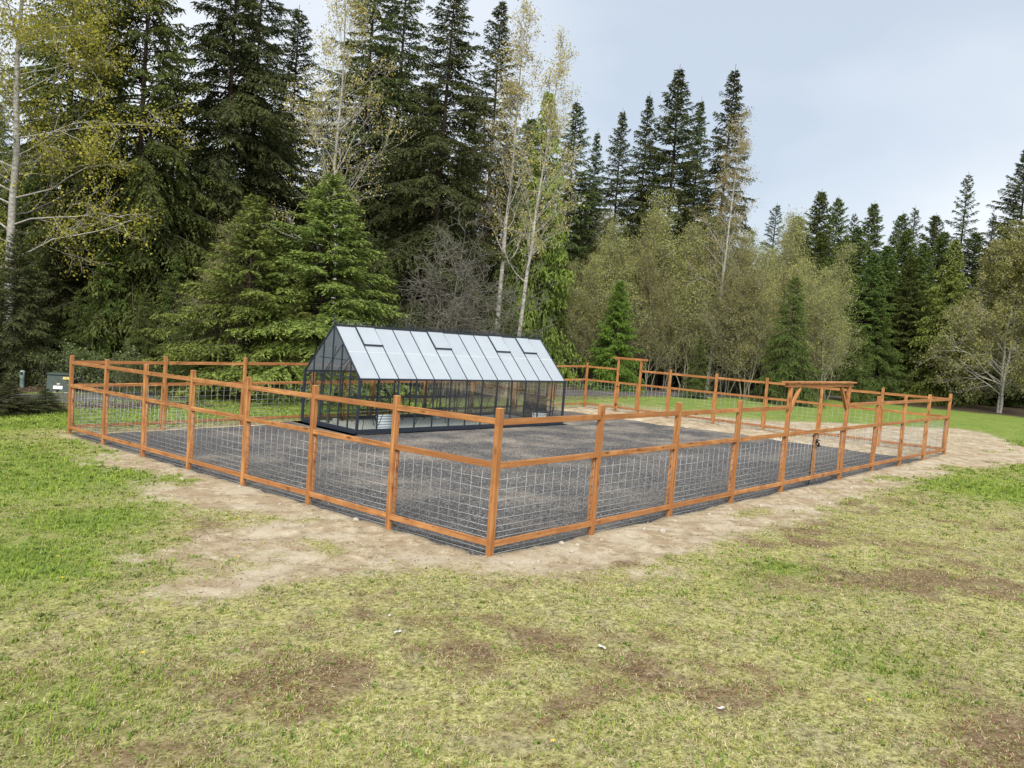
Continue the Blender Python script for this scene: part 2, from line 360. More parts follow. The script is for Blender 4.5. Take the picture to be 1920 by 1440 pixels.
worn = np.clip(1.25*np.exp(-(((x1-9)/7)**2+((y1-8.5)/3.6)**2))+.9*np.exp(-(((x1-19)/5)**2+((y1-10)/5)**2))+.12+.5*sstep(.55, .7, fbm(x1*.35, y1*.35, 87, 3)), 0, 1)
link('gravel_yard', rawmesh('gravel_yard', np.stack([x1, y1, Zp], 1), F, np.stack([worn, worn, worn], 1), mats=[gravel_mat('dark_gravel', (.036, .035, .035), (.105, .101, .099), (.32, .275, .22), worn=True)], smooth=True), kind='structure')
# driveway behind the yard
rx = np.arange(-60, 120, 1.); oy = np.array([-1.6, -.8, 0, .8, 1.6]); QX = np.repeat(rx, 5); QY = road_y(QX)+np.tile(oy, len(rx))
QZ = np.max([ground_z(QX+k, QY) for k in (-.3, 0, .3)], 0)+.05-.04*(np.abs(np.tile(oy, len(rx))) > 1.5); V = np.stack([QX, QY, QZ], 1)
idx = np.arange(len(V)).reshape(-1, 5)
F = np.stack([idx[:-1, :-1], idx[1:, :-1], idx[1:, 1:], idx[:-1, 1:]], -1).reshape(-1, 4)
link('driveway', rawmesh('driveway', V, F, mats=[gravel_mat('driveway_gravel', (.055, .050, .048), (.10, .094, .088), (.15, .125, .10), .6)], smooth=True), kind='structure')

# ------------------------------------------------------------------ the fence
HP, HPT = 2.13, 2.40
Z_TOP, Z_MID, Z_BOT = 1.935, 1.315, .185
WIRE_Z = (.02, .085, .16, .255, .335, .425, .53, .66, .80, .95, 1.10)
def wires(u0, u1, zlo=0, top=1.29):
    """list of wire segments in (along, z)"""
    L_ = [((u0, z), (u1, z)) for z in WIRE_Z if z >= zlo]
    n = int(round((u1-u0)/.205))
    L_ += [((u0+(u1-u0)*k/n, zlo), (u0+(u1-u0)*k/n, top)) for k in range(n+1)]
    return L_
def bay_parts(par, org, P0, P1, inn, kinds=('top', 'mid', 'bot')):
    """rails, stiles and wire between two posts; inn = inward unit normal"""
    P0 = Vector((*P0, 0)); P1 = Vector((*P1, 0)); u = (P1-P0).normalized(); inn = Vector((*inn, 0))
    a = P0+u*.0455; b = P1-u*.0455
    za, zb = float(g(a.x, a.y)), float(g(b.x, b.y)); E = Vector((0, 0, 1)); ln = (b-a).length
    def pt(s, t, z): q = a+u*s+inn*t; return q+E*(za+(zb-za)*s/ln+z)
    for k, nm, z in (('top', 'top_rail', Z_TOP), ('mid', 'middle_rail', Z_MID), ('bot', 'bottom_rail', Z_BOT)):
        if k in kinds:
            j = rnd.uniform(-.006, .006)
            beam(nm, pt(0, -.021, z+j), pt(ln, -.021, z+rnd.uniform(-.006, .006)), .038, .089, W_RAIL, par, org=org)
    for s in (.024, ln-.024):
        beam('stile', pt(s, .027, Z_BOT-.04), pt(s, .027, Z_MID-.02), .044, .036, W_RAIL, par, up=inn, org=org)
    mb = MB(); o = Vector(org)
    for (s0, z0), (s1, z1) in wires(.01, ln-.01):
        t = .0035 if z0 == z1 else .0075
        d_ = .0054 if z0 == z1 else .0046; mb.bar(pt(s0, t, z0+.0)-o, pt(s1, t, z1)-o, d_, d_, up=inn)
    link('wire_mesh', mb.build('wire_mesh', M_WIRE), par)
_post = {}
def post_mesh(h, seed):
    k = (h, seed)
    if k in _post: return _post[k]
    bm = bmesh.new(); bmesh.ops.create_cube(bm, size=1); bmesh.ops.scale(bm, vec=(.089, .089, h+.25), verts=bm.verts)
    bmesh.ops.translate(bm, vec=(0, 0, (h-.25)/2), verts=bm.verts)
    bmesh.ops.bevel(bm, geom=bm.edges[:], offset=.005, segments=1, affect='EDGES')
    me = bpy.data.meshes.new('post'); bm.to_mesh(me); bm.free(); me.materials.append(W_POST); me.materials.append(M_END)
    for p in me.polygons:
        if p.normal.z > .9: p.material_index = 1
    _post[k] = me; return me
M_END = plain('cut_wood_end', (.46, .27, .12), .8)
def post(par, org, x, y, h=HP):
    lean = Matrix.Rotation(rnd.uniform(-.006, .006), 4, 'X')@Matrix.Rotation(rnd.uniform(-.006, .006), 4, 'Y')
    return link('post', post_mesh(h, 0), par, None, Matrix.Translation(Vector((x, y, float(g(x, y))))-Vector(org))@lean)
def fence(label, pts, inn, skip=(), tall=(), posts=None):
    org = Vector((*pts[0], float(g(*pts[0])))); e = thing('wooden_fence', label, 'fence', Matrix.Translation(org))
    for i, p in enumerate(pts):
        if posts is None or i in posts: post(e, org, *p, h=HPT if i in tall else HP)
    for i in range(len(pts)-1):
        if i not in skip: bay_parts(e, org, pts[i], pts[i+1], inn)
    return e, org
LP = [(0, WY*k/7) for k in range(8)]
RP = [(BR*k if k <= 4 else WX-BR*(9-k), 0) for k in range(10)]
FP = [(WX, 0)]+[(WX, 2.2337*k) for k in range(1, 6)]+[(WX, 12.72), (WX, 13.95), (WX, WY)]
KP = [(WX*k/9, WY) for k in range(10)]
fence('short side of the orange stained fence along the green lawn, without any gate', LP, (1, 0))
eR, oR = fence('long side of the orange stained fence with the double gate and braced header', RP, (0, 1), skip=(4,), tall=(4, 5), posts=range(1, 10))
eF, oF = fence('short side of the orange stained fence with the single narrow gate', FP, (-1, 0), skip=(6,), tall=(6, 7), posts=range(1, 9))
fence('long side of the orange stained fence running behind the greenhouse', KP, (0, -1), posts=range(1, 9))
def zp(x, y, z): return Vector((x, y, float(g(x, y))+z))
# header with knee braces over the double gate
a, b = RP[4], RP[5]
beam('header_beam', zp(a[0]-.22, 0, HPT+.045), zp(b[0]+.22, 0, HPT+.045), .089, .088, W_RAIL, eR, org=oR)
beam('header_plank', zp(a[0]-.30, 0, HPT+.111), zp(b[0]+.30, 0, HPT+.111), .19, .038, W_RAIL, eR, org=oR)
for s, q in ((1, a), (-1, b)):
    beam('brace', zp(q[0]+s*.05, 0, HPT-.56), zp(q[0]+s*.50, 0, HPT-.015), .070, .075, W_RAIL, eR, up=(0, 1, 0), org=oR)
# header over the narrow gate
a2, b2 = FP[6], FP[7]
beam('header_beam', zp(WX, a2[1]-.30, HPT+.05), zp(WX, b2[1]+.30, HPT+.05), .12, .095, W_RAIL, eF, org=oF)
def gate(label, P0, P1, inn, latch_at, rod=False, group=None):
    """one gate leaf hung between P0 (hinge) and P1"""
    P0 = Vector((*P0, 0)); P1 = Vector((*P1, 0)); u = (P1-P0).normalized(); n = Vector((*inn, 0)); ln = (P1-P0).length
    org = Vector((P0.x, P0.y, float(g(P0.x, P0.y)))); e = thing('gate', label, 'gate', Matrix.Translation(org), group)
    z0 = float(g(P0.x, P0.y)); z1 = float(g(P1.x, P1.y))
    def pt(s, t, z): q = P0+u*s+n*t; return Vector((q.x, q.y, z0+(z1-z0)*s/ln+z))
    for nm, z in (('top_rail', Z_MID), ('bottom_rail', Z_BOT)):
        beam(nm, pt(.0, -.021, z), pt(ln, -.021, z), .038, .089, W_RAIL, e, org=org)
    for s in (.045, ln-.045):
        beam('stile', pt(s, .022, Z_BOT-.045), pt(s, .022, Z_MID+.045), .089, .038, W_RAIL, e, up=n, org=org)
    mb = MB()
    for (s0, q0), (s1, q1) in wires(.02, ln-.02, .10, 1.3):
        t = -.0005 if q0 == q1 else -.005
        if q0 == q1 or True: mb.bar(pt(s0, t+.004-.002, q0)-org, pt(s1, t+.004-.002, q1)-org, .0054, .0054, up=n)
    link('wire_mesh', mb.build('wire_mesh', M_WIRE), e)
    for z in (.32, 1.16):
        mb = MB(); mb.bar(pt(-.03, .048, z)-org, pt(.26, .048, z)-org, .008, .04, up=n); mb.bar(pt(.0, .052, z-.06)-org, pt(.0, .052, z+.06)-org, .02, .05, up=n)
        link('hinge', mb.build('hinge', M_BLACK), e)
    mb = MB(); mb.bar(pt(ln-.10, -.05, latch_at)-org, pt(ln+.13, -.05, latch_at)-org, .016, .022, up=n); mb.bar(pt(ln-.05, -.05, latch_at-.05)-org, pt(ln-.05, -.05, latch_at+.05)-org, .02, .05, up=n)
    link('latch', mb.build('latch', M_BLACK), e)
    if rod:
        mb = MB(); mb.tube([pt(ln-.115, .03, z)-org for z in (.0, .5, 1.22)], .014, 6); mb.bar(pt(ln-.15, .03, 1.2)-org, pt(ln-.08, .03, 1.2)-org, .03, .04, up=n)
        for z in (.3, .95): mb.bar(pt(ln-.135, .03, z)-org, pt(ln-.09, .03, z)-org, .03, .05, up=n)
        link('drop_rod', mb.build('drop_rod', M_BLACK), e)
    return e
mid = (a[0]+b[0])/2
gate('gate leaf with the black drop rod, one half of the double gate', (a[0]+.06, 0), (mid-.008, 0), (0, 1), 1.08, True)
gate('gate leaf with plain hinges and no drop rod, other half of the double gate', (b[0]-.06, 0), (mid+.008, 0), (0, 1), .98)
gate('narrow single gate leaf with black latch between two tall headed posts', (WX, b2[1]-.06), (WX, a2[1]+.06), (-1, 0), 1.15)

# ------------------------------------------------------------------ the greenhouse
GM = Matrix.Translation((GHX, GHY, GHZ))@Matrix.Rotation(GYAW, 4, 'Z')
GH = thing('greenhouse', 'dark framed glass greenhouse with pale roof panes and ornate ridge cresting', 'greenhouse', GM)
def glass_mat():
    M_ = Mat('clear_glass', .03); t = M_.n('ShaderNodeBsdfTransparent'); t.inputs[0].default_value = (.975, .985, .98, 1); gl = M_.n('ShaderNodeBsdfGlossy'); gl.inputs['Roughness'].default_value = .02
    fr = M_.n('ShaderNodeFresnel'); fr.inputs[0].default_value = 1.45; ms = M_.n('ShaderNodeMixShader')
    M_.l(M_.math('MULTIPLY', fr.outputs[0], .3), ms.inputs[0]); M_.l(t.outputs[0], ms.inputs[1]); M_.l(gl.outputs[0], ms.inputs[2]); M_.l(ms.outputs[0], M_.out.inputs[0]); return M_.m
def poly_mat():
    M_ = Mat('opal_polycarbonate', .28, .5); v = M_.coord('Object', (1, 1, 1), 19); v2 = M_.coord('Object', (60, 1.2, 1), 19)
    oi = M_.n('ShaderNodeObjectInfo'); c = M_.mix(M_.noise(v2, 1.5, 3), (.60, .65, .71), (.76, .81, .85)); c = M_.mix(M_.math('MULTIPLY', oi.outputs['Random'], .35), c, (.56, .61, .67)); c = M_.mix(M_.ramp(M_.noise(v, 2.3, 5, .65), (.45, (0, 0, 0)), (.75, (.3, .3, .3))), c, (.54, .59, .64)); M_.color(c)
    tr = M_.n('ShaderNodeBsdfTranslucent'); M_.l(c, tr.inputs[0]); ms = M_.n('ShaderNodeMixShader'); ms.inputs[0].default_value = .42
    M_.l(M_.b.outputs[0], ms.inputs[1]); M_.l(tr.outputs[0], ms.inputs[2])
    tp = M_.n('ShaderNodeBsdfTransparent'); tp.inputs[0].default_value = (.8, .85, .85, 1); m2 = M_.n('ShaderNodeMixShader'); m2.inputs[0].default_value = .22
    M_.l(ms.outputs[0], m2.inputs[1]); M_.l(tp.outputs[0], m2.inputs[2]); M_.l(m2.outputs[0], M_.out.inputs[0]); return M_.m
M_GLASS = glass_mat(); M_POLY = poly_mat()
NB = 13; BW = GL/NB; SL = Vector((0, GW/2, GRH-GE)); SLN = SL.length; SU = SL/SLN
def gb(name, a, b, wy, wz, up=(0, 0, 1), mat=None, par=None): return beam(name, a, b, wy, wz, mat or M_FRAME, par or GH, up, 0)
def pane(name, pts, mat, th=.005, par=None):
    P = [Vector(p) for p in pts]; n = (P[1]-P[0]).cross(P[2]-P[0]).normalized()*th/2; k = len(P)
    V = [p+n for p in P]+[p-n for p in P]; bm = bmesh.new(); vs = [bm.verts.new(v) for v in V]
    bm.faces.new(vs[:k]); bm.faces.new(vs[k:][::-1])
    for i in range(k): bm.faces.new((vs[i], vs[k+i], vs[k+(i+1) % k], vs[(i+1) % k]))
    bmesh.ops.recalc_face_normals(bm, faces=bm.faces); me = bpy.data.meshes.new(name); bm.to_mesh(me); bm.free()
    return link(name, me, par or GH, mat)
ZB = .12
# base beams, eaves, corner posts
for y in (0, GW):
    gb('base_beam', (0, y, ZB/2-.02), (GL, y, ZB/2-.02), .07, ZB+.06)
    gb('eave_beam', (-.03, y, GE), (GL+.03, y, GE), .07, .06)
    for x in (0, GL): gb('corner_post', (x, y, .04), (x, y, GE), .07, .07, (1, 0, 0))
for x in (0, GL):
    gb('base_beam', (x, .036, ZB/2-.02), (x, GW-.036, ZB/2-.02), .068, ZB+.06)
    gb('gable_beam', (x, .03, GE), (x, GW-.03, GE), .045, .03)
gb('ridge_beam', (-.04, GW/2, GRH+.0), (GL+.04, GW/2, GRH+.0), .10, .055)
def roofpt(side, s, x, off=0):
    y = SU.y*s; z = GE+SU.z*s; n = Vector((0, -SU.z, SU.y))*off
    p = Vector((x, y, z))+n
    return p if side == 0 else Vector((p.x, GW-p.y, p.z))
for side in (0, 1):
    y = 0 if side == 0 else GW
    for k in range(NB+1):
        x = k*BW
        gb('rafter', roofpt(side, 0, x, .005), roofpt(side, SLN-.03, x, .005), .020 if 0 < k < NB else .045, .032)
        if 0 < k < NB: gb('wall_bar', (x, y, ZB), (x, y, GE-.03), .032, .045, (1, 0, 0))
    for k in range(NB):
        x0, x1_ = k*BW+.017, (k+1)*BW-.017
        pane('wall_pane', [(x0, y, ZB+.012), (x1_, y, ZB+.012), (x1_, y, GE-.032), (x0, y, GE-.032)], M_GLASS, .004)
        vent = k in (1, 5, 9, 11); h = .50*SLN
        sv = SLN*.635
        pane('roof_pane', [roofpt(side, .01, x0), roofpt(side, .01, x1_), roofpt(side, h, x1_), roofpt(side, h, x0)], M_POLY, .008)
        pane('roof_pane', [roofpt(side, h+.012, x0), roofpt(side, h+.012, x1_), roofpt(side, (sv-.03) if vent else SLN-.06, x1_), roofpt(side, (sv-.03) if vent else SLN-.06, x0)], M_POLY, .008)
        if vent:
            v_ = pane('roof_vent', [roofpt(side, sv, x0, .035), roofpt(side, sv, x1_, .035), roofpt(side, SLN-.05, x1_, .02), roofpt(side, SLN-.05, x0, .02)], M_POLY, .01)
            gb('vent_frame', roofpt(side, sv-.008, x0-.01, .03), roofpt(side, sv-.008, x1_+.01, .03), .05, .05, par=v_)
            gb('vent_frame', roofpt(side, sv, x0-.012, .03), roofpt(side, SLN-.05, x0-.012, .02), .02, .05, par=v_)
        gb('glazing_strip', roofpt(side, h+.006, x0, .0), roofpt(side, h+.006, x1_, .0), .016, .022, mat=M_WHITE)
# gables
NGB = 6; GBW = GW/NGB
def roof_at(y): return GE+(GRH-GE)*(1-abs(y-GW/2)/(GW/2))
DOOR = (GW/2-.62, GW/2+.62)
for x in (0, GL):
    for k in range(1, NGB):
        y = k*GBW; isdoor = x > 0 and DOOR[0] < y < DOOR[1]
        gb('gable_bar', (x, y, (2.02 if isdoor else ZB)), (x, y, roof_at(y)-.04), .03, .04, (1, 0, 0))
    for k in range(NGB):
        y0, y1_ = k*GBW+.016, (k+1)*GBW-.016
        if not (x > 0 and DOOR[0] < (y0+y1_)/2 < DOOR[1]):
            pane('gable_pane', [(x, y0, ZB+.012), (x, y1_, ZB+.012), (x, y1_, GE-.02), (x, y0, GE-.02)], M_GLASS, .004)
        zz = [(x, y0, GE+.02), (x, y1_, GE+.02)]
        t = [(x, y1_, roof_at(y1_)-.03), (x, y0, roof_at(y0)-.03)]
        t = [q if q[2] > GE+.03 else (q[0], q[1], GE+.04) for q in t]
        pane('gable_pane', zz+t, M_GLASS, .004)
    gb('gable_brace', (x, GBW*1.6, GE+.02+.5), (x, GW-GBW*1.6, GE+.52), .022, .025)
# door in the end wall
DP = Matrix.Translation((GL+.03, DOOR[0], 0)); dr = link('door', None, GH, None, DP); dw = DOOR[1]-DOOR[0]
for y in (0.03, dw/2, dw-.03): gb('door_stile', (0, y, .06), (0, y, 2.0), .05 if y != dw/2 else .07, .06, (1, 0, 0), par=dr)
for z in (.08, .98, 2.0): gb('door_rail', (0, .0, z), (0, dw, z), .045, .06, par=dr)
for y0, y1_ in ((.06, dw/2-.04), (dw/2+.04, dw-.06)):
    gb('door_panel', (0, y0, .53), (0, y1_, .53), .02, .84, mat=M_PANEL, par=dr)
    pane('door_pane', [(0, y0, 1.02), (0, y1_, 1.02), (0, y1_, 1.97), (0, y0, 1.97)], M_GLASS, .004, par=dr)
    # small rosette on the panel
    mb = MB()
    for a_ in range(6):
        t0 = a_*math.pi/3; c = Vector((-.014, (y0+y1_)/2, .60)); mb.bar(c+Vector((0, math.cos(t0)*.02, math.sin(t0)*.02)), c+Vector((0, math.cos(t0+.5)*.055, math.sin(t0+.5)*.055)), .006, .014, (1, 0, 0))
    link('rosette', mb.build('rosette', M_CONC), dr)
# wall braces and roof trusses seen through the glass
for y, s in ((.05, 1), (GW-.05, -1)):
    for k in (0, 1, 3, 4, 6, 7, 9, 10):
        p0, p1 = ((k+.12)*BW, y, GE-.05), ((k+.92)*BW, y, ZB+.1)
        if k % 2: p0, p1 = (p1[0], y, p0[2]), (p0[0], y, p1[2])
        gb('wall_brace', p0, p1, .014, .020)
    for k in range(1, NB): gb('eave_bracket', (k*BW+.02, y, GE-.06), (k*BW+.02, y+s*.22, GE+.18), .016, .02)
for k in (4, 9):
    gb('tie_bar', (k*BW, .03, GE+.02), (k*BW, GW-.03, GE+.02), .025, .03)
    gb('truss_strut', (k*BW, GW/2, GE+.02), (k*BW, GW/2, GRH-.05), .02, .02, (1, 0, 0))
    for s in (.28, .72): gb('truss_strut', (k*BW, GW/2, GE+.02), (k*BW, GW*s, roof_at(GW*s)-.05), .02, .02)
for x in (.02, GL-.02):
    for s in (.3, .7): gb('truss_strut', (x+.5*(1 if x < 1 else -1), GW*s, roof_at(GW*s)-.06), (x, GW/2+(s-.5)*.3, GE), .022, .022)
# ridge cresting and finials
mb = MB(); n = int(GL/.165)
for k in range(n):
    x = .08+k*(GL-.16)/(n-1); z = GRH+.025; y = GW/2
    mb.bar((x, y, z), (x, y, z+.13+.025*(k % 2)), .010, .012, (1, 0, 0))
    for s in (-1, 1):
        a_ = np.linspace(0, math.pi*1.15, 6); mb.tube([(x+s*(.033-.033*math.cos(t)), y, z+.045+.042*math.sin(t)) for t in a_], .006, 4)
    mb.bar((x-.018, y, z+.112), (x+.018, y, z+.112), .010, .012)
mb.bar((0, GW/2, GRH+.04), (GL, GW/2, GRH+.04), .012, .012)
link('ridge_cresting', mb.build('ridge_cresting', M_FRAME), GH)
for x in (0, GL):
    pr = [(.0, .028), (.05, .028), (.06, .045), (.09, .045), (.10, .02), (.14, .02), (.16, .035), (.19, .035), (.22, .016), (.36, .002)]
    V, F = tube_np([(x, GW/2, GRH+.02+z) for z, r in pr], [r for z, r in pr], 8)
    link('finial', rawmesh('finial', V, F, mats=[M_FRAME]), GH)
# floor
V = [(GHX+.05, GHY+.05, GHZ+.02), (GHX+GL-.05, GHY+.0, GHZ+.02), (GHX+GL-.05, GHY+GW-.1, GHZ+.02), (GHX+.05, GHY+GW-.05, GHZ+.02)]
link('greenhouse_floor', rawmesh('greenhouse_floor', V, [(0, 1, 2, 3)], mats=[gravel_mat('pale_pea_gravel', (.34, .345, .30), (.50, .50, .44), (.56, .56, .50), .6)]), kind='structure')
# staging benches along the back wall
def bench(x0, x1_, label):
    o = thing('staging_bench', label, 'bench', GM@Matrix.Translation((x0, GW-.62, .02))); l_ = x1_-x0
    for k in range(5): beam('slat', (0, .02+k*.115, .80), (l_, .02+k*.115, .80), .085, .02, M_BENCH, o, bev=0)
    beam('lower_shelf', (0, .25, .36), (l_, .25, .36), .40, .02, M_BENCH, o, bev=0)
    for k in range(4):
        for y in (.0, .5): beam('leg', (.04+k*(l_-.08)/3, y, 0), (.04+k*(l_-.08)/3, y, .79), .028, .028, M_BENCH, o, up=(1, 0, 0), bev=0)
    for k in range(3): beam('cross_brace', (.04+k*(l_-.08)/3, .5, .1), (.04+(k+1)*(l_-.08)/3, .5, .75), .014, .018, M_BENCH, o, bev=0)
bench(.5, 3.6, 'dark slatted staging bench inside the greenhouse at the end away from its door')
bench(3.7, 6.9, 'dark slatted staging bench inside the greenhouse on the side of its door')
# concrete pads, folded corrugated sheets, white tub, hoses
for x, lb in ((.75, 'grey concrete block on the greenhouse floor in front of the first bench'), (5.2, 'grey concrete block on the greenhouse floor in front of the second bench')):
    bm = bmesh.new(); bmesh.ops.create_cube(bm, size=1); bmesh.ops.scale(bm, vec=(.19, .19, .16), verts=bm.verts); bmesh.ops.bevel(bm, geom=bm.edges[:], offset=.02, segments=2, affect='EDGES')
    bm.verts.ensure_lookup_table()
    for v in bm.verts:
        if v.co.z > .05: v.co.x *= .86; v.co.y *= .86
    me = bpy.data.meshes.new('concrete_block'); bm.to_mesh(me); bm.free(); thing('concrete_block', lb, 'block', GM@Matrix.Translation((x, 2.15, .102)), data=me, mat=M_CONC)
q = np.linspace(0, 1, 49); V = []; 
for i in q:
    for x in (0, .62): V.append((x, .10*i+.018*math.sin(i*2*math.pi*6), .50*i))
for i in q:
    for x in (0, .62): V.append((x, .10*i+.018*math.sin(i*2*math.pi*6)+.02, .50*i))
F = []
for i in range(48):
    a_ = 2*i; F += [(a_, a_+1, a_+3, a_+2), (98+a_, 98+a_+2, 98+a_+3, 98+a_+1), (a_, a_+2, 98+a_+2, 98+a_), (a_+1, 98+a_+1, 98+a_+3, a_+3)]
F += [(0, 98, 99, 1), (96, 97, 195, 194)]
thing('corrugated_sheet', 'short white corrugated sheet leaning inside the greenhouse glass', 'sheet', GM@Matrix.Translation((.98, .22, .02)), data=rawmesh('corrugated_sheet', V, F, mats=[plain('white_corrugated', (.62, .66, .68), .4)], smooth=True))
tub = thing('plastic_tub', 'white plastic tub with rim inside the greenhouse near its door', 'tub', GM@Matrix.Translation((9.0, .42, .02))@Matrix.Scale(.8, 4))
bm = bmesh.new(); bmesh.ops.create_cube(bm, size=1); bmesh.ops.scale(bm, vec=(.6, .4, .44), verts=bm.verts); bmesh.ops.translate(bm, vec=(0, 0, .22), verts=bm.verts)
top = [f for f in bm.faces if f.normal.z > .9]
for v in bm.verts:
    if v.co.z < .1: v.co.x *= .84; v.co.y *= .84
r_ = bmesh.ops.inset_region(bm, faces=top, thickness=.03); bmesh.ops.translate(bm, vec=(0, 0, -.3), verts=top[0].verts)
me = bpy.data.meshes.new('shell'); bm.to_mesh(me); bm.free(); link('shell', me, tub, M_WHITE)
mb = MB()
for s in (-1, 1): mb.bar((-.33, s*.2, .45), (.33, s*.2, .45), .04, .03); mb.bar((s*.31, -.18, .4501), (s*.31, .18, .4501), .04, .029)
link('rim', mb.build('rim', M_WHITE), tub)
mb = MB()
for k in range(4):
    a_ = np.linspace(0, 2*math.pi, 25); mb.tube([(.012*k, (.27-.012*k)*math.cos(t), .62+(.27-.012*k)*math.sin(t)) for t in a_], .011, 6)
mb.tube([(.02, .27, .62), (.02, .29, .3), (.0, .2, .03), (-.3, .0, .012)], .011, 6)
thing('hose_coil', 'black garden hose coiled in a loop behind the end glass of the greenhouse', 'hose', GM@Matrix.Translation((GL-.12, .62, .02)), data=mb.build('hose_coil', M_RUBBER, True))
t_ = np.linspace(0, 1, 14); mb = MB(); mb.tube([(.1*math.sin(t*2.6), .02, 1.05*(1-t)+.012) for t in t_], .010, 6)
thing('drip_line', 'thin black irrigation line hanging by the greenhouse corner post', 'hose', GM@Matrix.Translation((.28, .16, .02)), data=mb.build('drip_line', M_RUBBER, True))

# ------------------------------------------------------------------ utility cabinet and pedestal beyond the fence
def place(px, py, depth): q = CAM_C+ray(px, py)*depth; return float(q[0]), float(q[1])
x, y = place(114, 735, 33.3); M_GREEN = plain('green_enamel', (.055, .075, .066), .6)
ub = thing('utility_cabinet', 'dark green metal utility cabinet with pale sticker behind the driveway', 'cabinet', Matrix.Translation((x, y, gz(x, y)))@Matrix.Rotation(-.62, 4, 'Z'))
bm = bmesh.new(); bmesh.ops.create_cube(bm, size=1); bmesh.ops.scale(bm, vec=(.86, .8, .72), verts=bm.verts); bmesh.ops.translate(bm, vec=(0, 0, .36), verts=bm.verts)
for v in bm.verts:
    if v.co.z > .5 and v.co.y < 0: v.co.y += .08
bmesh.ops.bevel(bm, geom=bm.edges[:], offset=.02, segments=2, affect='EDGES'); me = bpy.data.meshes.new('body'); bm.to_mesh(me); bm.free(); link('body', me, ub, M_GREEN)
beam('lid', (-.45, .03, .735), (.45, .03, .735), .80, .05, M_GREEN, ub, bev=.012); beam('plinth', (-.47, 0, .0), (.47, 0, .0), .88, .08, M_CONC, ub, bev=.01)
def sticker(x, z, w_, h_, mat): M = Matrix.Translation((x, -.402+.02+(z-.36)*.1, z))@Matrix.Rotation(-.11, 4, 'X'); link('sticker', box(w_, .006, h_, mat, 0), ub, None, M)
sticker(.0, .22, .34, .13, M_WHITE); sticker(.28, .60, .24, .10, plain('yellow_sticker', (.60, .48, .16), .6)); sticker(.01, .36, .12, .06, plain('tan_sticker', (.5, .42, .28), .6))
link('padlock', box(.12, .05, .09, M_BLACK, .01), ub, None, Matrix.Translation((0, -.42, .08)))
x, y = place(41, 731, 33.6); M_PED = plain('pale_green_plastic', (.20, .27, .25), .55)
up_ = thing('utility_pedestal', 'slim pale green utility pedestal beside the driveway', 'pedestal', Matrix.Translation((x, y, gz(x, y))))
pr = [(-.1, .09), (.30, .09), (.31, .098), (.52, .098), (.60, .096), (.64, .075), (.66, .0)]
V, F = tube_np([(0, 0, z) for z, r in pr], [r for z, r in pr], 10); link('shell', rawmesh('shell', V, F, mats=[M_PED], smooth=True), up_)
link('label_plate', box(.09, .01, .12, M_BLACK, 0), up_, None, Matrix.Rotation(-.7, 4, 'Z')@Matrix.Translation((0, -.098, .53)))

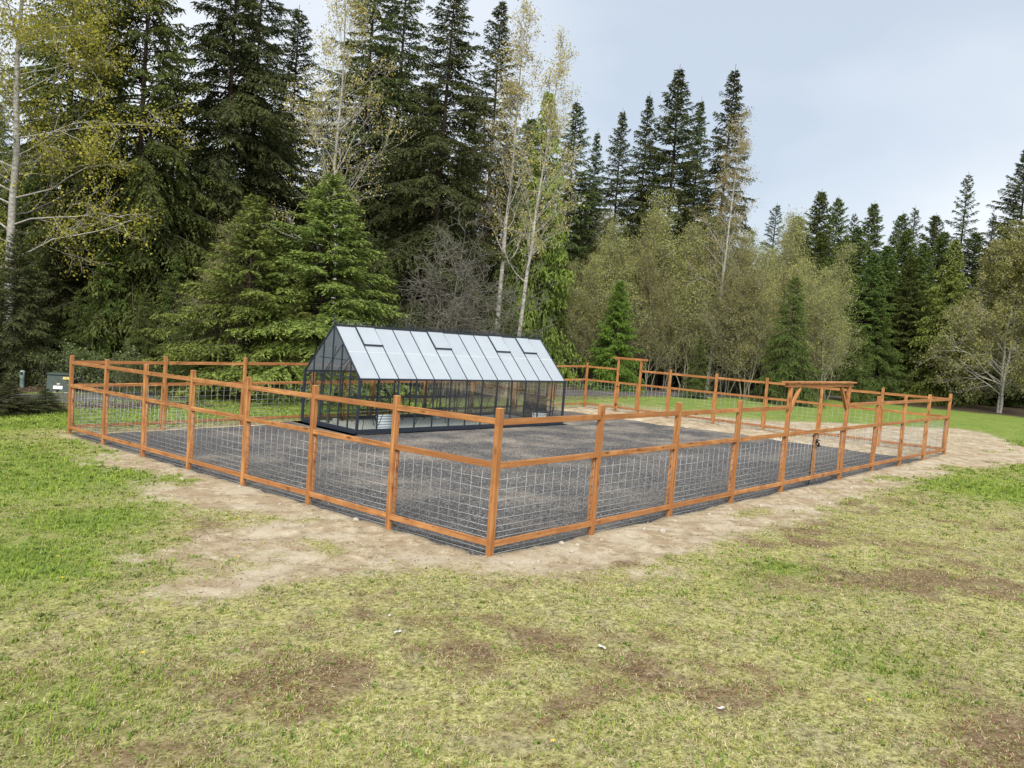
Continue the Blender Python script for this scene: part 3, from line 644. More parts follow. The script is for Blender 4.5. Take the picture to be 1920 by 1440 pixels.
# ------------------------------------------------------------------ trees
def conifer(seed, H, R, base, nb, droop=.25, dens=7., prof=.85, up=.35, leaf=.17, ragged=.5, trunk=.018, twl=.34, hang=.35):
    """returns (trunk verts/faces, crown verts/faces/tint)"""
    r = np.random.default_rng(seed); TV, TF, tn = [], [], 0; CV, CT = [], []
    R = R*1.12; zs = np.linspace(0, H, 9); wob = np.cumsum(r.normal(0, .03*H/20, (9, 2)), 0)*np.linspace(0, 1, 9)[:, None]
    V, F = tube_np(np.column_stack([wob, zs]), trunk*H*(1-zs/H)**.9*.5+.012, 8); TV.append(V); TF.append(F); tn = len(V)
    for i in range(nb):
        s = (i+r.random())/nb; s = s**.92; h = H*(base+(1-base)*s*.975)
        Lb = (R*min(1, (1.25*(1-s))**(prof*.55+.5))*(1-ragged*r.random()*(.4+.6*r.random()))+.10)*min(1, .45+s*8 if base > .05 else 1)
        az = i*2.399+r.normal(0, .35); Lb *= .62+.75*float(fbm(np.array([az % 6.283*.8+seed*3]), np.array([h*.33]), 300+seed, 2)[0]); out_ = np.array([math.cos(az), math.sin(az), 0]); sd = np.array([-out_[1], out_[0], 0])
        e0 = up*(-.35+1.9*s**1.6+.9*s**8)+r.normal(0, .10); c0 = np.array([np.interp(h, zs, wob[:, 0]), np.interp(h, zs, wob[:, 1]), h])
        dr = droop*(1.15-.75*s)*(1+.5*r.normal()*.5)
        def axis(t): return c0+out_*(Lb*t*(1-.06*t))[:, None]+np.array([0, 0, 1.])*(Lb*(e0*t-dr*t*t+.28*dr*t**4))[:, None]+sd*(Lb*.10*math.sin(i*7.)*t*t)[:, None]
        tt = np.array([0, .35, .7, 1.]); V, F = tube_np(axis(tt), np.array([1, .7, .4, .12])*(.010+.011*Lb), 3); TV.append(V); TF.append(F+tn); tn += len(V)
        K = max(5, int(4+Lb*dens)); t = np.repeat(np.linspace(.10 if Lb < 1.2 else .2, 1, K), 2); t = np.clip(t+r.normal(0, .02, len(t)), .05, 1.0); sg = np.tile([-1., 1.], K)
        p = axis(t); ad = axis(np.minimum(t+.03, 1.03))-axis(t-.03); ad /= np.linalg.norm(ad, axis=1)[:, None]+1e-9
        lt = (.14+twl*Lb*(1.02-t)**.75*(.35+.65*np.minimum(1, t*2.2)))*r.uniform(.6, 1.2, len(t)); lt = np.minimum(lt, 1.25)
        td = ad*.75+sd*(sg*r.uniform(.5, 1.05, len(t)))[:, None]+np.array([0, 0, 1.])*(r.normal(-.12, .2, len(t)))[:, None]; td /= np.linalg.norm(td, axis=1)[:, None]
        m_ = np.maximum(3, (lt/(leaf*.42)).astype(int)); j = np.repeat(np.arange(len(t)), m_)
        uu = np.concatenate([np.linspace(.12, 1, k) for k in m_])
        q = p[j]+td[j]*(lt[j]*uu)[:, None]-np.array([0, 0, 1.])*(hang*lt[j]*uu**2)[:, None]
        n_ = len(j); side = np.cross(td[j], [0, 0, 1.]); sgn = r.choice([-1., 1.], n_)
        ld = td[j]*r.uniform(.35, 1.0, n_)[:, None]+side*(sgn*r.uniform(.1, .8, n_))[:, None]+np.array([0, 0, 1.])*(r.normal(-hang*.9, .28, n_))[:, None]
        ld /= np.linalg.norm(ld, axis=1)[:, None]+1e-9; ll = leaf*r.uniform(.6, 1.35, n_)*(.75+.35*(1-uu))
        pw = np.cross(ld, r.normal(0, 1, (n_, 3))); pw /= np.linalg.norm(pw, axis=1)[:, None]+1e-9; wd = leaf*.20*r.uniform(.7, 1.3, n_)
        a_ = q-pw*wd[:, None]; b_ = q+pw*wd[:, None]; c_ = q+ld*ll[:, None]
        CV.append(np.stack([a_, b_, c_], 1).reshape(-1, 3))
        cl = r.uniform(0, 1)*.45; tn_ = np.clip(cl+r.uniform(0, .55, n_), 0, 1); tip = np.clip((t[j]-.55)*.7+(uu-.6)*.5, 0, .75)*r.uniform(.2, 1, n_)
        CT.append(np.repeat(np.stack([tn_, tip, np.zeros(n_)], 1), 3, 0))
    CV = np.vstack(CV); return (np.vstack(TV), np.vstack(TF)), (CV, np.arange(len(CV)).reshape(-1, 3), np.vstack(CT))
def deciduous(seed, H, spread, r0, nprim=16, first=.25, up=.6, lev=2, leafn=5, leaf=.06, lean=0., stems=1, gnarl=.12, droopy=0., sub=7, wander=.2, leafstart=.3, twig=.008, cl=.10, lowbias=0.):
    r = np.random.default_rng(seed); TV, TF = [], []; st = dict(n=0); LVp = []
    def addtube(P, R_, k):
        V, F = tube_np(P, R_, k); TV.append(V); TF.append(F+st['n']); st['n'] += len(V)
    def path(p, d, ln, n, w_, dz):
        P = [p]; d = d/np.linalg.norm(d)
        for k in range(n):
            d = d+r.normal(0, w_, 3)+np.array([0, 0, dz]); d = d/np.linalg.norm(d); P.append(P[-1]+d*ln/n)
        return np.array(P)
    def br(p, d, ln, rad, l):
        P = path(p, d, ln, 5 if l < lev else 4, gnarl+.03*l, (.08 if up > .5 else .02)-droopy*(l >= 1)); n = len(P)
        addtube(P, rad*np.linspace(1, .3, n), 4 if l < 2 else 3)
        if l >= lev:
            if leafn:
                for k in range(leafn): i = r.uniform(leafstart*(n-1), n-1); f = int(min(i, n-2)); LVp.append(P[f]+(P[f+1]-P[f])*(i-f)+r.normal(0, cl*.4, 3))
            return
        for k in range(sub):
            t = r.uniform(.18, 1); i = t*(n-1); f = int(min(i, n-2)); q = P[f]+(P[f+1]-P[f])*(i-f); d0 = P[f+1]-P[f]; d0 = d0/np.linalg.norm(d0)
            dd = d0*.75+r.normal(0, .55, 3)+np.array([0, 0, .12*up-droopy]); br(q, dd, ln*(.62-.3*t)*r.uniform(.6, 1.2)+.15, max(twig, rad*.45), l+1)
    for sidx in range(stems):
        az = r.uniform(0, 6.28); off = np.array([math.cos(az), math.sin(az), 0])*(0 if stems == 1 else r.uniform(.1, .5)); hs = H*(1 if sidx == 0 else r.uniform(.65, .95))
        n = 12; zs = np.linspace(-.2, hs, n); w_ = np.cumsum(r.normal(0, wander*hs/60, (n, 2)), 0)
        P = np.column_stack([w_+off[:2]*(1+(zs/hs)[:, None]*(2.5 if stems > 1 else 0)), zs]); P[:, 0] += lean*zs
        addtube(P, r0*(1-.93*np.clip(zs/hs, 0, 1)**.9)*(1 if stems == 1 else .8), 8 if r0 > .08 else 5)
        for k in range(nprim):
            t = first+(1-first)*((k+r.random())/nprim)**(1+lowbias); i = t*(n-1); f = int(min(i, n-2)); q = P[f]+(P[f+1]-P[f])*(i-f); az = k*2.4+r.normal(0, .5)
            ln = spread*(1-.72*((t-first)/(1-first))**1.2)*r.uniform(.6, 1.15); d = np.array([math.cos(az), math.sin(az), up*(1+.8*t)+r.normal(0, .15)])
            br(q, d, ln, max(twig*1.5, r0*.30*(1.05-t)), 1)
    T = (np.vstack(TV), np.vstack(TF))
    if not LVp: return T, None
    Q = np.array(LVp); n_ = len(Q); u = r.normal(0, 1, (n_, 3)); u[:, 2] -= .3; u /= np.linalg.norm(u, axis=1)[:, None]; v = np.cross(u, r.normal(0, 1, (n_, 3))); v /= np.linalg.norm(v, axis=1)[:, None]
    s = leaf*r.uniform(.6, 1.4, n_)[:, None]; V = np.stack([Q, Q+u*s*.5+v*s*.36, Q+u*s, Q+u*s*.5-v*s*.36], 1).reshape(-1, 3)
    tint = np.repeat(np.stack([r.random(n_), r.random(n_)**2*.8, np.zeros(n_)], 1), 4, 0)
    return T, (V, np.arange(len(V)).reshape(-1, 4), tint)
class Proto:
    def __init__(s, kind, H, tr, cr, bk, fo):
        s.H = H; s.kind = kind; s.trunk = rawmesh('trunk', tr[0], tr[1], mats=[bk], smooth=True)
        s.crown = rawmesh('crown', cr[0], cr[1], cr[2], mats=[fo]) if cr else None
PR = {}
def con(key, kind, bk, fo, seed, H, **kw): t, c = conifer(seed, H, **kw); PR[key] = Proto(kind, H, t, c, bk, fo)
def dec(key, kind, bk, fo, seed, H, **kw): t, c = deciduous(seed, H, **kw); PR[key] = Proto(kind, H, t, c, bk, fo)
con('fir1', 'fir_tree', B_DARK, F_FIR, 1, 27, R=5.4, base=.14, nb=300, droop=.42, dens=6., prof=.50, up=.30, leaf=.23, ragged=.75, hang=.45)
con('fir2', 'fir_tree', B_DARK, F_FIR, 2, 25, R=4.8, base=.08, nb=290, droop=.36, dens=6., prof=.55, up=.32, leaf=.22, ragged=.65, hang=.38)
con('fir3', 'fir_tree', B_DARK, F_FIR, 3, 20, R=3.2, base=.10, nb=230, droop=.30, dens=6.5, prof=.62, up=.4, leaf=.20, ragged=.65)
con('fir4', 'fir_tree', B_DARK, F_FIR, 4, 22, R=5.0, base=.06, nb=270, droop=.26, dens=6., prof=.78, up=.42, leaf=.23, ragged=.6)
con('hem1', 'hemlock_tree', B_DARK, F_HEM, 5, 24, R=5.6, base=.03, nb=300, droop=.50, dens=6., prof=.50, up=.34, leaf=.23, ragged=.55, hang=.6)
con('hem2', 'hemlock_tree', B_DARK, F_HEM, 6, 11, R=3.2, base=.02, nb=150, droop=.42, dens=7, prof=.70, up=.32, leaf=.17, ragged=.45, hang=.55)
con('fir5', 'fir_tree', B_DARK, F_FIR, 41, 22, R=4.2, base=.10, nb=230, droop=.36, dens=6., prof=.7, up=.36, leaf=.22, ragged=.75, hang=.45)
con('dns2', 'fir_tree', B_DARK, F_HEM, 42, 16, R=4.6, base=.02, nb=250, droop=.34, dens=6., prof=.7, up=.36, leaf=.22, ragged=.6, hang=.4)
con('thin', 'fir_tree', B_DARK, F_FIR, 7, 15, R=2.9, base=.08, nb=115, droop=.18, dens=6, prof=.80, up=.5, leaf=.17, ragged=.55)
con('dns1', 'fir_tree', B_DARK, F_HEM, 8, 16, R=4.3, base=.02, nb=270, droop=.27, dens=6., prof=.62, up=.40, leaf=.22, ragged=.45, hang=.3)
con('spr1', 'spruce_tree', B_DARK, F_SPR, 9, 10, R=4.2, base=.02, nb=260, droop=.26, dens=8, prof=.70, up=.30, leaf=.15, ragged=.65, hang=.3)
con('spr2', 'spruce_tree', B_DARK, F_SPR, 10, 8.5, R=3.0, base=.02, nb=150, droop=.25, dens=8, prof=.75, up=.36, leaf=.14, ragged=.5, hang=.35)
con('brt', 'cedar_tree', B_DARK, F_BRIGHT, 11, 6.6, R=2.0, base=.01, nb=170, droop=.28, dens=10, prof=.72, up=.45, leaf=.13, ragged=.35, hang=.5)
con('ced', 'cedar_tree', B_DARK, F_CED, 12, 12, R=2.7, base=.02, nb=190, droop=.45, dens=7, prof=.75, up=.30, leaf=.20, ragged=.5, hang=.9)
con('yew', 'cedar_tree', B_DARK, F_YEW, 13, 9, R=2.9, base=.01, nb=190, droop=.22, dens=8, prof=.55, up=.45, leaf=.15, ragged=.5, hang=.3)
dec('ald', 'alder_tree', B_PALE, F_ALD, 21, 23, spread=6.8, r0=.24, nprim=52, first=.20, up=.28, lev=3, leafn=22, leaf=.105, sub=7, droopy=.05, wander=.12, leafstart=.05, cl=.5)
dec('cot1', 'cottonwood_tree', B_PALE, F_COT, 22, 20, spread=4.8, r0=.17, nprim=34, first=.32, up=.75, lev=3, leafn=6, leaf=.095, sub=6, wander=.25, cl=.4)
dec('cot2', 'cottonwood_tree', B_PALE, F_COT, 23, 18, spread=3.3, r0=.15, nprim=36, first=.34, up=.95, lev=3, leafn=6, leaf=.088, sub=5, wander=.2, cl=.4)
dec('thk1', 'alder_tree', B_TWIG, F_THK, 24, 9.5, spread=2.9, r0=.06, nprim=24, first=.16, up=1.15, lev=3, leafn=8, leaf=.062, stems=4, sub=5, wander=.6, twig=.009, cl=.4)
dec('thk2', 'alder_tree', B_TWIG, F_THK, 25, 9, spread=3.1, r0=.055, nprim=24, first=.14, up=1.05, lev=3, leafn=8, leaf=.062, stems=4, sub=5, wander=.7, twig=.009, cl=.4)
dec('rald', 'alder_tree', B_PALE, F_THK, 26, 12, spread=5.2, r0=.15, nprim=44, first=.13, up=.5, lev=3, leafn=18, leaf=.115, stems=2, sub=6, wander=.3, cl=.4)
dec('bare', 'bare_shrub', B_GREY, None, 27, 5.5, spread=2.6, r0=.06, nprim=18, first=.2, up=.3, lev=3, leafn=0, stems=3, sub=5, gnarl=.3, wander=.8, twig=.010)
dec('shr', 'leafy_shrub', B_GREY, F_SHR, 28, 2.2, spread=1.2, r0=.022, nprim=10, first=.1, up=.7, lev=2, leafn=7, leaf=.085, stems=4, sub=5, gnarl=.25, wander=.6, twig=.005, cl=.2)
trs = random.Random(5)
def tree(key, tx, ty, depth, label, cat='tree', wide=1., group=None, lean=(0, 0), sink=.0, rot=None):
    p = PR[key]; q = CAM_C+ray(tx, ty)*depth; x, y = float(q[0]), float(q[1]); z = gz(x, y)-.05-sink; h = float(q[2])-z
    x -= math.tan(lean[0])*h; y -= math.tan(lean[1])*h; s = h/p.H
    M = Matrix.Translation((x, y, z))@Matrix.Rotation(lean[0]+trs.uniform(-.012, .012), 4, 'Y')@Matrix.Rotation(-lean[1], 4, 'X')@Matrix.Rotation(trs.uniform(0, 6.28) if rot is None else rot, 4, 'Z')@Matrix.Diagonal((s*wide*trs.uniform(.9, 1.12), s*wide*trs.uniform(.9, 1.12), s, 1))
    o = thing(p.kind, label, cat, M, group); link('trunk', p.trunk, o)
    if p.crown: link('crown', p.crown, o)
    return o
# the big ones that can be told apart
tree('ald', 40, -260, 36, 'pale trunked alder with yellow green spring leaves beside the driveway', rot=.4)
tree('hem1', 285, -270, 40, 'dark hemlock with long drooping boughs right behind the yellow leaved alder')
tree('hem1', 150, -230, 45, 'tall dark hemlock half hidden behind the yellow leaved alder', rot=2.)
tree('fir1', 452, -270, 45, 'tall ragged dark fir with a bare visible trunk behind the young spruces')
tree('fir1', 500, -170, 50, 'tall fir with thin trunk crowding close behind the ragged dark fir', rot=2.5, wide=.8)
tree('fir3', 563, 10, 56, 'slender fir with pointed top in the gap before the forked cottonwood')
tree('cot1', 668, -50, 41, 'forked pale cottonwood with golden leaves rising behind the young spruce', rot=1.)
tree('fir2', 705, -130, 52, 'dark fir directly behind the forked golden cottonwood')
tree('fir2', 770, -110, 55, 'dark fir between the forked cottonwood and the widest fir', rot=1.2, wide=.9)
tree('fir1', 850, -70, 47, 'widest dark fir towering over the greenhouse roof', rot=4.)
tree('fir3', 944, -8, 56, 'narrow dark fir just behind the two leaning cottonwoods', wide=.85)
tree('cot2', 986, 42, 49, 'slim cottonwood with pale leaves at its tip beside the narrow fir')
tree('cot2', 1050, 98, 42, 'leaning white trunked cottonwood standing just past the greenhouse roof', rot=2., lean=(.055, -.055))
tree('ced', 1035, 160, 52, 'yellow green cedar behind the leaning white trunked cottonwood', wide=.8)
tree('cot2', 1392, 232, 54, 'cottonwood with golden top rising out of the alder thicket', rot=4., lean=(.025, -.03))
tree('spr1', 618, 318, 36, 'broad light green young spruce behind the greenhouse gable', wide=1.3)
tree('spr2', 478, 360, 35, 'paler young spruce with fine upswept tips next to the broad one', wide=1.25)
tree('brt', 1162, 525, 51, 'small bright green cedar behind the narrow gate')
tree('rald', 1908, 455, 58, 'twin stemmed alder with white trunks on the far green lawn', rot=1.)
tree('yew', 40, 430, 34.5, 'brownish bushy conifer at the foot of the yellow leaved alder')
tree('ced', 1795, 440, 64, 'yellow green cedar next to the twin stemmed alder', wide=1.0)
tree('thin', 1818, 322, 74, 'thin pointed fir standing above the yellow green cedar')
tree('fir4', 1932, 270, 68, 'tall dark fir rising behind the twin stemmed alder')
tree('fir4', 1278, 120, 60, 'broad fir with a rounded top above the alder thicket')
tree('fir5', 1374, 118, 60, 'tall fir with a long pointed top behind the golden topped cottonwood', rot=2.2)
tree('bare', 830, 400, 40, 'tall tangle of bare grey branches behind the greenhouse ridge', 'shrub')
tree('bare', 905, 510, 40, 'round tangle of bare grey twigs behind the greenhouse ridge', 'shrub', wide=1.1)
tree('thk2', 425, 440, 35, 'pale budding alder sapling poking out beside the paler young spruce')
for tx, ty, d, k, wd in ((1082, 185, 58, 'fir3', 1), (1120, 240, 60, 'fir5', .8), (1172, 203, 62, 'fir3', .85), (1220, 170, 61, 'fir5', .8), (1322, 180, 64, 'fir2', .8)):
    tree(k, tx, ty, d, 'dark fir in the pointed row between the leaning cottonwood and alder thicket', group='firs above the thicket', wide=wd)
for tx, ty, d, k, wd in ((1458, 380, 76, 'thin', 1), (1537, 352, 72, 'dns1', .9), (1574, 365, 76, 'dns2', .8), (1604, 398, 78, 'thin', .9), (1638, 376, 74, 'dns1', .9), (1692, 395, 76, 'dns2', .9), (1718, 385, 79, 'thin', .9), (1757, 398, 76, 'dns1', .9), (1865, 395, 80, 'thin', .8), (1975, 300, 74, 'dns1', .9), (1890, 420, 78, 'dns2', .9), (1500, 400, 79, 'dns1', .9),
                         (1585, 440, 69, 'dns2', 1), (1665, 455, 69, 'dns1', 1), (1735, 450, 70, 'dns2', 1), (1850, 480, 72, 'dns1', 1), (1540, 430, 69, 'dns1', 1),
                         (1505, 455, 67, 'dns2', 1.15), (1610, 420, 70, 'dns2', 1.1), (1640, 470, 66, 'dns1', 1.1), (1700, 425, 72, 'dns2', 1.1), (1712, 480, 67, 'dns1', 1.1), (1770, 430, 73, 'dns2', 1.1), (1830, 430, 76, 'dns1', 1.1), (1560, 480, 66, 'dns2', 1.1)):
    tree(k, tx, ty, d, 'dark green fir in the dense grove beyond the double gate', group='firs of the dense grove', wide=wd)
for tx, ty, d, k, wd in ((1494, 515, 50, 'hem2', 1.0), (1655, 560, 65, 'hem2', 1), (1745, 560, 66, 'ced', .9), (1618, 612, 58, 'hem2', .9), (1314, 628, 50, 'hem2', .85), (1684, 605, 68, 'hem2', .8), (1725, 640, 66, 'spr2', .8), (1565, 560, 68, 'hem2', .9), (1235, 640, 60, 'hem2', .8), (1060, 560, 55, 'hem2', .9), (1790, 610, 68, 'hem2', .9)):
    tree(k, tx, ty, d, 'low young conifer filling the forest edge beyond the far driveway', group='young conifers at the far forest edge', wide=wd)
for tx, ty, d, k, wd in ((205, 430, 38, 'hem2', 1), (335, 470, 37, 'hem2', .9), (115, 380, 39, 'yew', 1), (275, 545, 36, 'hem2', .9), (150, 540, 36.5, 'hem2', .9), (390, 560, 36, 'hem2', .9), (730, 480, 39, 'hem2', .9), (560, 520, 34.5, 'spr2', .9), (700, 560, 37, 'spr2', .9), (-40, 520, 36, 'yew', 1), (780, 560, 41, 'hem2', .9), (960, 540, 44, 'hem2', .9), (870, 590, 42, 'hem2', .8), (1010, 600, 46, 'hem2', .8)):
    tree(k, tx, ty, d, 'low conifer with drooping dark boughs behind the near driveway', group='low conifers behind the driveway', wide=wd)
for k in range(38):
    tx = 1035+k*14.2+trs.uniform(-12, 12); ty = 415+trs.uniform(-20, 50)+(k % 3)*35+(25 if tx > 1440 else 0)+(max(0, 1130-tx)*.3)
    tree(('thk1', 'thk2')[k % 2], tx, ty, trs.uniform(52, 64), 'thin olive budded alder in the thicket beyond the narrow gate', group='alders of the thicket', wide=trs.uniform(.9, 1.2))
for k in range(34):
    tx = -120+k*41+trs.uniform(-15, 15); ty = trs.uniform(150, 330) if tx < 1000 else trs.uniform(330, 430)
    tree(('fir2', 'fir5', 'dns1', 'hem1', 'fir4')[k % 5], tx, ty, trs.uniform(64, 76) if tx < 1000 else trs.uniform(72, 84), 'dark conifer deep in the forest, mostly hidden by nearer trees', group='conifers deep in the forest', wide=trs.uniform(.9, 1.1))
for tx, ty, d in ((185, 645, 33), (215, 660, 33.5), (90, 650, 34), (300, 680, 34), (255, 670, 33), (20, 690, 34), (750, 640, 39), (1250, 690, 58), (1380, 695, 58), (1120, 680, 54)):
    tree('shr', tx, ty, d, 'leafy undergrowth shrub sprouting at the forest edge', 'shrub', group='undergrowth shrubs')
tree('yew', 20, 715, 26, 'low dark green juniper spreading on the lawn before the driveway', 'shrub', wide=3.2)

tree('yew', 85, 728, 27, 'smaller low juniper next to the spreading dark one before the driveway', 'shrub', wide=3.0)

# ------------------------------------------------------------------ grass, gravel chips, stones
R = np.random.default_rng(11)
fwd = -CAM_R[:, 2]; rgt = CAM_R[:, 0]
fwd2 = fwd[:2]/np.linalg.norm(fwd[:2]); rgt2 = np.array([fwd2[1], -fwd2[0]])
def lawn_pts(n, d0, d1, pw):
    u = R.random(n); e = 2-pw; d = (d0**e+(d1**e-d0**e)*u)**(1/e); lat = R.uniform(-.85, .85, n)*d
    return CAM_C[0]+fwd2[0]*d+rgt2[0]*lat, CAM_C[1]+fwd2[1]*d+rgt2[1]*lat, d
def lawn():
    x, y, d = lawn_pts(88000, 4.3, 36, 1.25); per = R.integers(3, 13, len(x)); own = np.repeat(np.arange(len(x)), per); cid = R.random(len(x))[own]; csz = (R.uniform(.012, .05, len(x))*(1+np.clip(d-8, 0, 30)*.04))[own]
    d = d[own]; x = x[own]+R.normal(0, 1, len(own))*csz; y = y[own]+R.normal(0, 1, len(own))*csz
    ok = ~((x > -.05) & (x < WX+.1) & (y > -.05) & (y < WY+.1)); x, y, d, cid = x[ok], y[ok], d[ok], cid[ok]
    dm, lu, mo, fo = masks(x, y); tuft = fbm(x*3.3, y*3.3, 91, 3); keep = (cid*7919 % 1)*.8+.2*R.random(len(x)) < np.clip((1-dm*1.12)*(.28+.9*lu+.95*sstep(.35, .62, tuft))*(1-.55*mo)*(1-fo), 0, 1)
    x, y, d, dm, lu, mo, tuft, cid = [q[keep] for q in (x, y, d, dm, lu, mo, tuft, cid)]; n = len(x)
    z = ground_z(x, y)-.004; straw = (cid*104729 % 1)*.7+.3*R.random(n) < np.clip(.52-.6*lu+.2*mo, .05, .75)
    hgt = np.where(straw, R.uniform(.02, .055, n), R.uniform(.018, .055, n)*(.75+.7*lu)*(.7+.7*tuft))*(1+np.clip(d-14, 0, 20)*.02)
    az = R.uniform(0, 6.283, n); tilt = np.where(straw, R.uniform(1.25, 1.56, n), R.uniform(.4, 1.35, n)); wd = R.uniform(.0022, .0050, n)*(1+np.clip(d-7, 0, 30)*.075)
    broad = (~straw) & ((cid*15485863 % 1) < .16); wd = np.where(broad, wd*2.6, wd); hgt = np.where(broad, hgt*.9, hgt)
    dx, dy = np.cos(az), np.sin(az); sx, sy = -dy, dx
    b = np.stack([x, y, z], 1); m1 = b+np.stack([dx*np.sin(tilt*.6), dy*np.sin(tilt*.6), np.cos(tilt*.6)], 1)*(hgt*.55)[:, None]
    tp = m1+np.stack([dx*np.sin(tilt), dy*np.sin(tilt), np.maximum(np.cos(tilt), .02)], 1)*(hgt*.6)[:, None]
    sv = np.stack([sx, sy, np.zeros(n)], 1)*wd[:, None]
    V = np.stack([b-sv*.8, b+sv*.8, m1+sv, tp, m1-sv], 1).reshape(-1, 3); i = np.arange(n)[:, None]*5
    F = np.concatenate([i+np.array([[0, 1, 2]]), i+np.array([[0, 2, 4]]), i+np.array([[4, 2, 3]])], 0)
    k = (.6*(cid*1299709 % 1)+.4*R.random(n))[:, None]; big = fbm(x*.8+9, y*.8, 95, 3)[:, None]
    green = np.array([.14, .22, .03])*(1-k)+np.array([.34, .42, .065])*k; yel = np.array([.20, .225, .045])*(1-k)+np.array([.43, .43, .12])*k
    c = green*np.clip(lu+.25, 0, 1)[:, None]+yel*(1-np.clip(lu+.25, 0, 1)[:, None]); c = np.where(broad[:, None], np.array([.16, .235, .045])*(.6+.8*k), c)
    rust = (R.random(n) < mo*.35)[:, None]; st = np.array([.52, .45, .25])*(.45+.75*k); st = np.where(rust, np.array([.22, .10, .045])*(.6+.7*k), st)
    c = np.where(straw[:, None], st, c)*(.8+.4*big)
    return rawmesh('lawn_grass', V, F, np.repeat(c, 5, 0))
def attr_mat(name, trans=.3, rough=.7):
    M_ = Mat(name, rough, .2); a = M_.n('ShaderNodeAttribute', attribute_name='col'); M_.color(a.outputs['Color'])
    if trans:
        tr = M_.n('ShaderNodeBsdfTranslucent'); M_.l(a.outputs['Color'], tr.inputs[0]); ms = M_.n('ShaderNodeMixShader'); ms.inputs[0].default_value = trans
        M_.l(M_.b.outputs[0], ms.inputs[1]); M_.l(tr.outputs[0], ms.inputs[2]); M_.l(ms.outputs[0], M_.out.inputs[0])
    return M_.m
gr = link('lawn_grass', lawn(), None, attr_mat('grass_blades'), kind='stuff', label='short patchy lawn grass, green and straw coloured', category='grass')
def clover():
    x, y, d = lawn_pts(150000, 4.3, 19, 1.1); ok = ~((x > -.05) & (y > -.05)); x, y, d = x[ok], y[ok], d[ok]
    dm, lu, mo, fo = masks(x, y); t = fbm(x*2.2+3, y*2.2, 97, 3); keep = R.random(len(x)) < np.clip((1-dm*1.1)*(.25+1.3*sstep(.42, .62, t)), 0, 1); x, y, d, mo, lu = x[keep], y[keep], d[keep], mo[keep], lu[keep]; n = len(x)
    u = R.normal(0, 1, (n, 3)); u[:, 2] *= .35; u /= np.linalg.norm(u, axis=1)[:, None]; v = np.cross(u, R.normal(0, .3, (n, 3))+np.array([0, 0, 1.])); v /= np.linalg.norm(v, axis=1)[:, None]
    sz = (R.uniform(.010, .026, n)*(1+np.clip(d-7, 0, 20)*.05))[:, None]; q = np.stack([x, y, ground_z(x, y)+R.uniform(.004, .028, n)], 1)
    V = np.stack([q-u*sz*.5, q+v*sz*.3, q+u*sz*.5, q-v*sz*.3], 1).reshape(-1, 3); k = R.random(n)[:, None]; r3 = R.random(n)[:, None]
    c = np.array([.14, .20, .04])*(1-k)+np.array([.40, .46, .14])*k; c = np.where(r3 < .38, np.array([.24, .20, .12])*(1-k)+np.array([.60, .54, .36])*k, c); c = np.where(r3 < .12+.45*mo[:, None], np.array([.10, .06, .03])*(1-k)+np.array([.30, .17, .09])*k, c)
    return rawmesh('ground_leaves', V, np.arange(4*n).reshape(-1, 4), np.repeat(c, 4, 0))
link('ground_leaves', clover(), None, attr_mat('small_ground_leaves'), kind='stuff', label='tiny clover leaves and dead bits mixed through the lawn', category='ground cover')
def chips(n, name, pts, col, s0, s1, label, cat):
    x, y, z = pts; n = len(x); O = np.array([[1, 0, 0], [-1, 0, 0], [0, 1, 0], [0, -1, 0], [0, 0, 1], [0, 0, -1]], float)
    V = O[None]*(R.uniform(.6, 1.3, (n, 6, 1)))*R.uniform(s0, s1, n)[:, None, None]*np.array([1, 1, .6]); a = R.uniform(0, 6.28, n); ca, sa = np.cos(a)[:, None], np.sin(a)[:, None]
    V = np.stack([V[..., 0]*ca-V[..., 1]*sa, V[..., 0]*sa+V[..., 1]*ca, V[..., 2]], -1)+np.stack([x, y, z], 1)[:, None]
    f = np.array([[0, 2, 4], [2, 1, 4], [1, 3, 4], [3, 0, 4], [2, 0, 5], [1, 2, 5], [3, 1, 5], [0, 3, 5]]); F = (f[None]+np.arange(n)[:, None, None]*6).reshape(-1, 3)
    return link(name, rawmesh(name, V.reshape(-1, 3), F, np.repeat(col, 6, 0)), None, attr_mat(name+'_stone', 0, .9), kind='stuff', label=label, category=cat)
from bisect import bisect
def padz(x, y): return flat_gh(x, y, g(x, y)+(fbm(x*2, y*2, 81, 3)-.5)*.03+(fbm(x*7, y*7, 82, 2)-.5)*.012-.02)
n = 42000; x = R.uniform(.05, 1, n)**1.0*19; y = R.uniform(.05, 1, n)*13; x = np.abs(x)*R.random(n)**.35; y = y*R.random(n)**.35
ok = ~((x > GHX-.1) & (x < GHX+GL+.1) & (y > GHY-.1)); x, y = x[ok], y[ok]; k = R.random(len(x))[:, None]**2.2
chips(0, 'gravel_chips', (x, y, padz(x, y)+.002), np.array([.05, .048, .047])*(1-k)+np.array([.34, .33, .31])*k, .007, .019, 'loose dark gravel chips covering the fenced yard', 'gravel')
n = 30000; x, y, d = lawn_pts(n, 5, 36, 1.1); dm, lu, mo, fo = masks(x, y)
ok = (R.random(n) < np.maximum(dm, .06)*(fo < .3)) & ~((x > 0) & (x < 20.5) & (y > 0) & (y < WY)); x, y = x[ok], y[ok]; k = R.random(len(x))[:, None]
chips(0, 'soil_crumbs', (x, y, ground_z(x, y)+.002), np.array([.08, .058, .038])*(1-k)+np.array([.50, .43, .33])*k, .004, .017, 'small soil crumbs and pebbles on the bare dirt', 'soil')
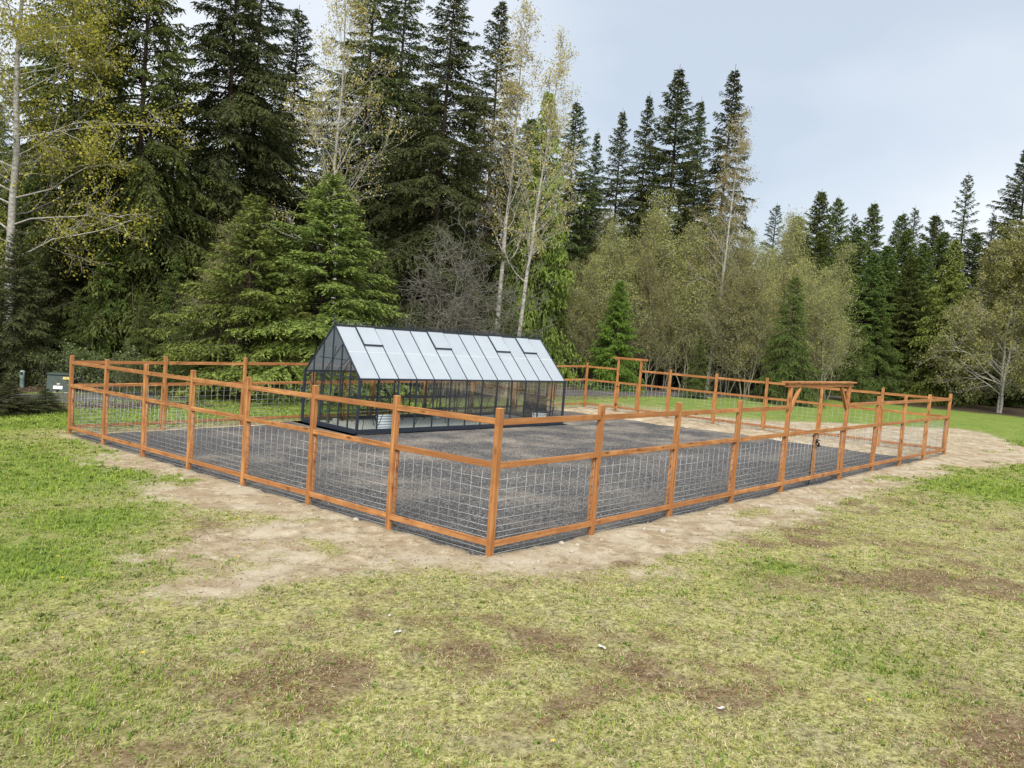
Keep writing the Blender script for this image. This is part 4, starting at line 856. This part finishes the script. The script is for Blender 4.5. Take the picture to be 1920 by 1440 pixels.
# leaf litter under the trees
n = 22000; x = R.uniform(-6, 46, n); y = road_y(x)+R.normal(-2.6, 1.1, n); ok = y < road_y(x)-1.5; ok &= y > WY+2.2; ok |= R.random(n) < .3; y = np.where(ok & (R.random(n) < .4), road_y(x)+1.6+R.exponential(1.2, n), y)
ok &= (np.abs(y-road_y(x)) > 1.55) & (y > WY+2.5); x, y = x[ok], y[ok]; k = R.random(len(x))[:, None]
V = np.array([[1, 0, .2], [0, .6, .0], [-1, 0, .25], [0, -.6, .05]])[None]*R.uniform(.03, .07, len(x))[:, None, None]; a = R.uniform(0, 6.28, len(x)); ca, sa = np.cos(a)[:, None], np.sin(a)[:, None]
V = np.stack([V[..., 0]*ca-V[..., 1]*sa, V[..., 0]*sa+V[..., 1]*ca, V[..., 2]], -1)+np.stack([x, y, ground_z(x, y)+.012], 1)[:, None]
link('leaf_litter', rawmesh('leaf_litter', V.reshape(-1, 3), np.arange(len(x)*4).reshape(-1, 4), np.repeat(np.array([.07, .045, .025])*(1-k)+np.array([.34, .27, .18])*k, 4, 0)), None, attr_mat('dead_leaves', .2), kind='stuff', label='dead leaves scattered along the driveway bank', category='leaf litter')
# single stones on the dirt
def stone_mesh(seed):
    r = random.Random(seed); bm = bmesh.new(); bmesh.ops.create_icosphere(bm, subdivisions=2, radius=1)
    ax_ = [Vector((r.uniform(-1, 1), r.uniform(-1, 1), r.uniform(-1, 1))).normalized() for _ in range(5)]
    for v in bm.verts:
        for q in ax_:
            d = v.co.dot(q)
            if d > .72: v.co -= q*(d-.72)*.8
    bmesh.ops.scale(bm, vec=(1, r.uniform(.65, .9), r.uniform(.5, .7)), verts=bm.verts); me = bpy.data.meshes.new('stone'); bm.to_mesh(me); bm.free()
    for p in me.polygons: p.use_smooth = True
    me.materials.append(M_STONE); return me
M_STONE = plain('pale_stone', (.38, .34, .28), .9, var=.25, scale=3)
SM = [stone_mesh(k) for k in range(5)]
SP = [(3.42, -.38, .07), (3.61, -.62, .105), (1.55, -.39, .06), (1.45, -.16, .08), (5.68, -.37, .06), (.01, -.42, .05), (.35, -.62, .045), (-.12, 2.94, .07), (6.48, -.39, .05), (9.11, -1.34, .06), (-.72, 7.83, .07), (-.2, 6.5, .06), (17.2, -.49, .07), (14.07, -.76, .06), (1.2, -.55, .06), (2.3, -.3, .05), (4.6, -.28, .05), (7.6, -.5, .06), (8.3, -.62, .05), (11.9, -.8, .06), (12.8, -.55, .05), (15.3, -.7, .07), (18.3, -.9, .06), (-.45, 4.7, .04), (-.35, 1.3, .045), (-1.1, 3.0, .04), (.9, -.9, .035), (21.3, -.7, .06), (10.4, -.5, .05)]
for i, (x, y, r_) in enumerate(SP):
    thing('stone', 'pale rounded stone lying on the bare dirt just outside the fence', 'stone', Matrix.Translation((x, y, gz(x, y)+r_*.08))@Matrix.Rotation(rnd.uniform(0, 6.28), 4, 'Z')@Matrix.Scale(r_*.85, 4), 'stones on the dirt strip', SM[i % 5])
# dandelions and pale scraps on the lawn
def scrap(seed, s):
    r = random.Random(seed); V = []; n = 5
    for i in range(n):
        for j in range(3): V.append(((i-2)*.25*s+r.uniform(-.03, .03)*s, (j-1)*.2*s*(1-abs(i-2)*.22)+r.uniform(-.03, .03)*s, (.10*abs(j-1)+.06*math.sin(i*1.7))*s+.01))
    F = [(i*3+j, i*3+j+1, i*3+j+4, i*3+j+3) for i in range(n-1) for j in range(2)]
    return rawmesh('dry_leaf', V, F, mats=[M_SCRAP])
M_SCRAP = plain('bleached_leaf', (.50, .49, .45), .8)
for i, (x, y, s, lb) in enumerate(((-3.04, -1.61, .09, 'bleached curled leaf on thin lawn near the bare wheel track'), (-1.72, -3.22, .11, 'largest bleached curled leaf at the edge of a brown soil patch'), (-2.14, -4.77, .08, 'bleached curled leaf among straw coloured grass'), (-2.78, -1.16, .06, 'tiny bleached leaf close to the bare dirt'))):
    thing('dry_leaf', lb, 'leaf', Matrix.Translation((x, y, gz(x, y)+.02))@Matrix.Rotation(i*1.3, 4, 'Z'), None, scrap(i, s))
M_YEL = plain('dandelion_petals', (.75, .52, .02), .6); M_STEM = plain('dandelion_stem', (.16, .26, .05), .6)
mbp = MB()
for k in range(14):
    a_ = k*2.4; rr = .018 if k % 2 else .012; mbp.bar((0, 0, .055+.004*(k % 2)), (rr*math.cos(a_), rr*math.sin(a_), .062-.006*(k % 2)), .008, .002)
ME_P = mbp.build('petals', M_YEL); mbs = MB(); mbs.tube([(0, 0, -.01), (.004, 0, .03), (0, 0, .056)], .002, 5); ME_S = mbs.build('stem', M_STEM)
for k, (x, y) in enumerate(((-2.87, 1.83), (-1.7, 3.9), (-3.3, 3.9), (-4.6, 3.2), (-4.9, 2.2), (-2.2, 6.6), (-5.2, -.6), (-3.7, -4.2), (-1.0, -5.6), (4.5, -3.2))):
    o = thing('dandelion', 'yellow dandelion flower in the short lawn grass', 'flower', Matrix.Translation((x, y, gz(x, y))), 'dandelions in the lawn'); link('petals', ME_P, o); link('stem', ME_S, o)
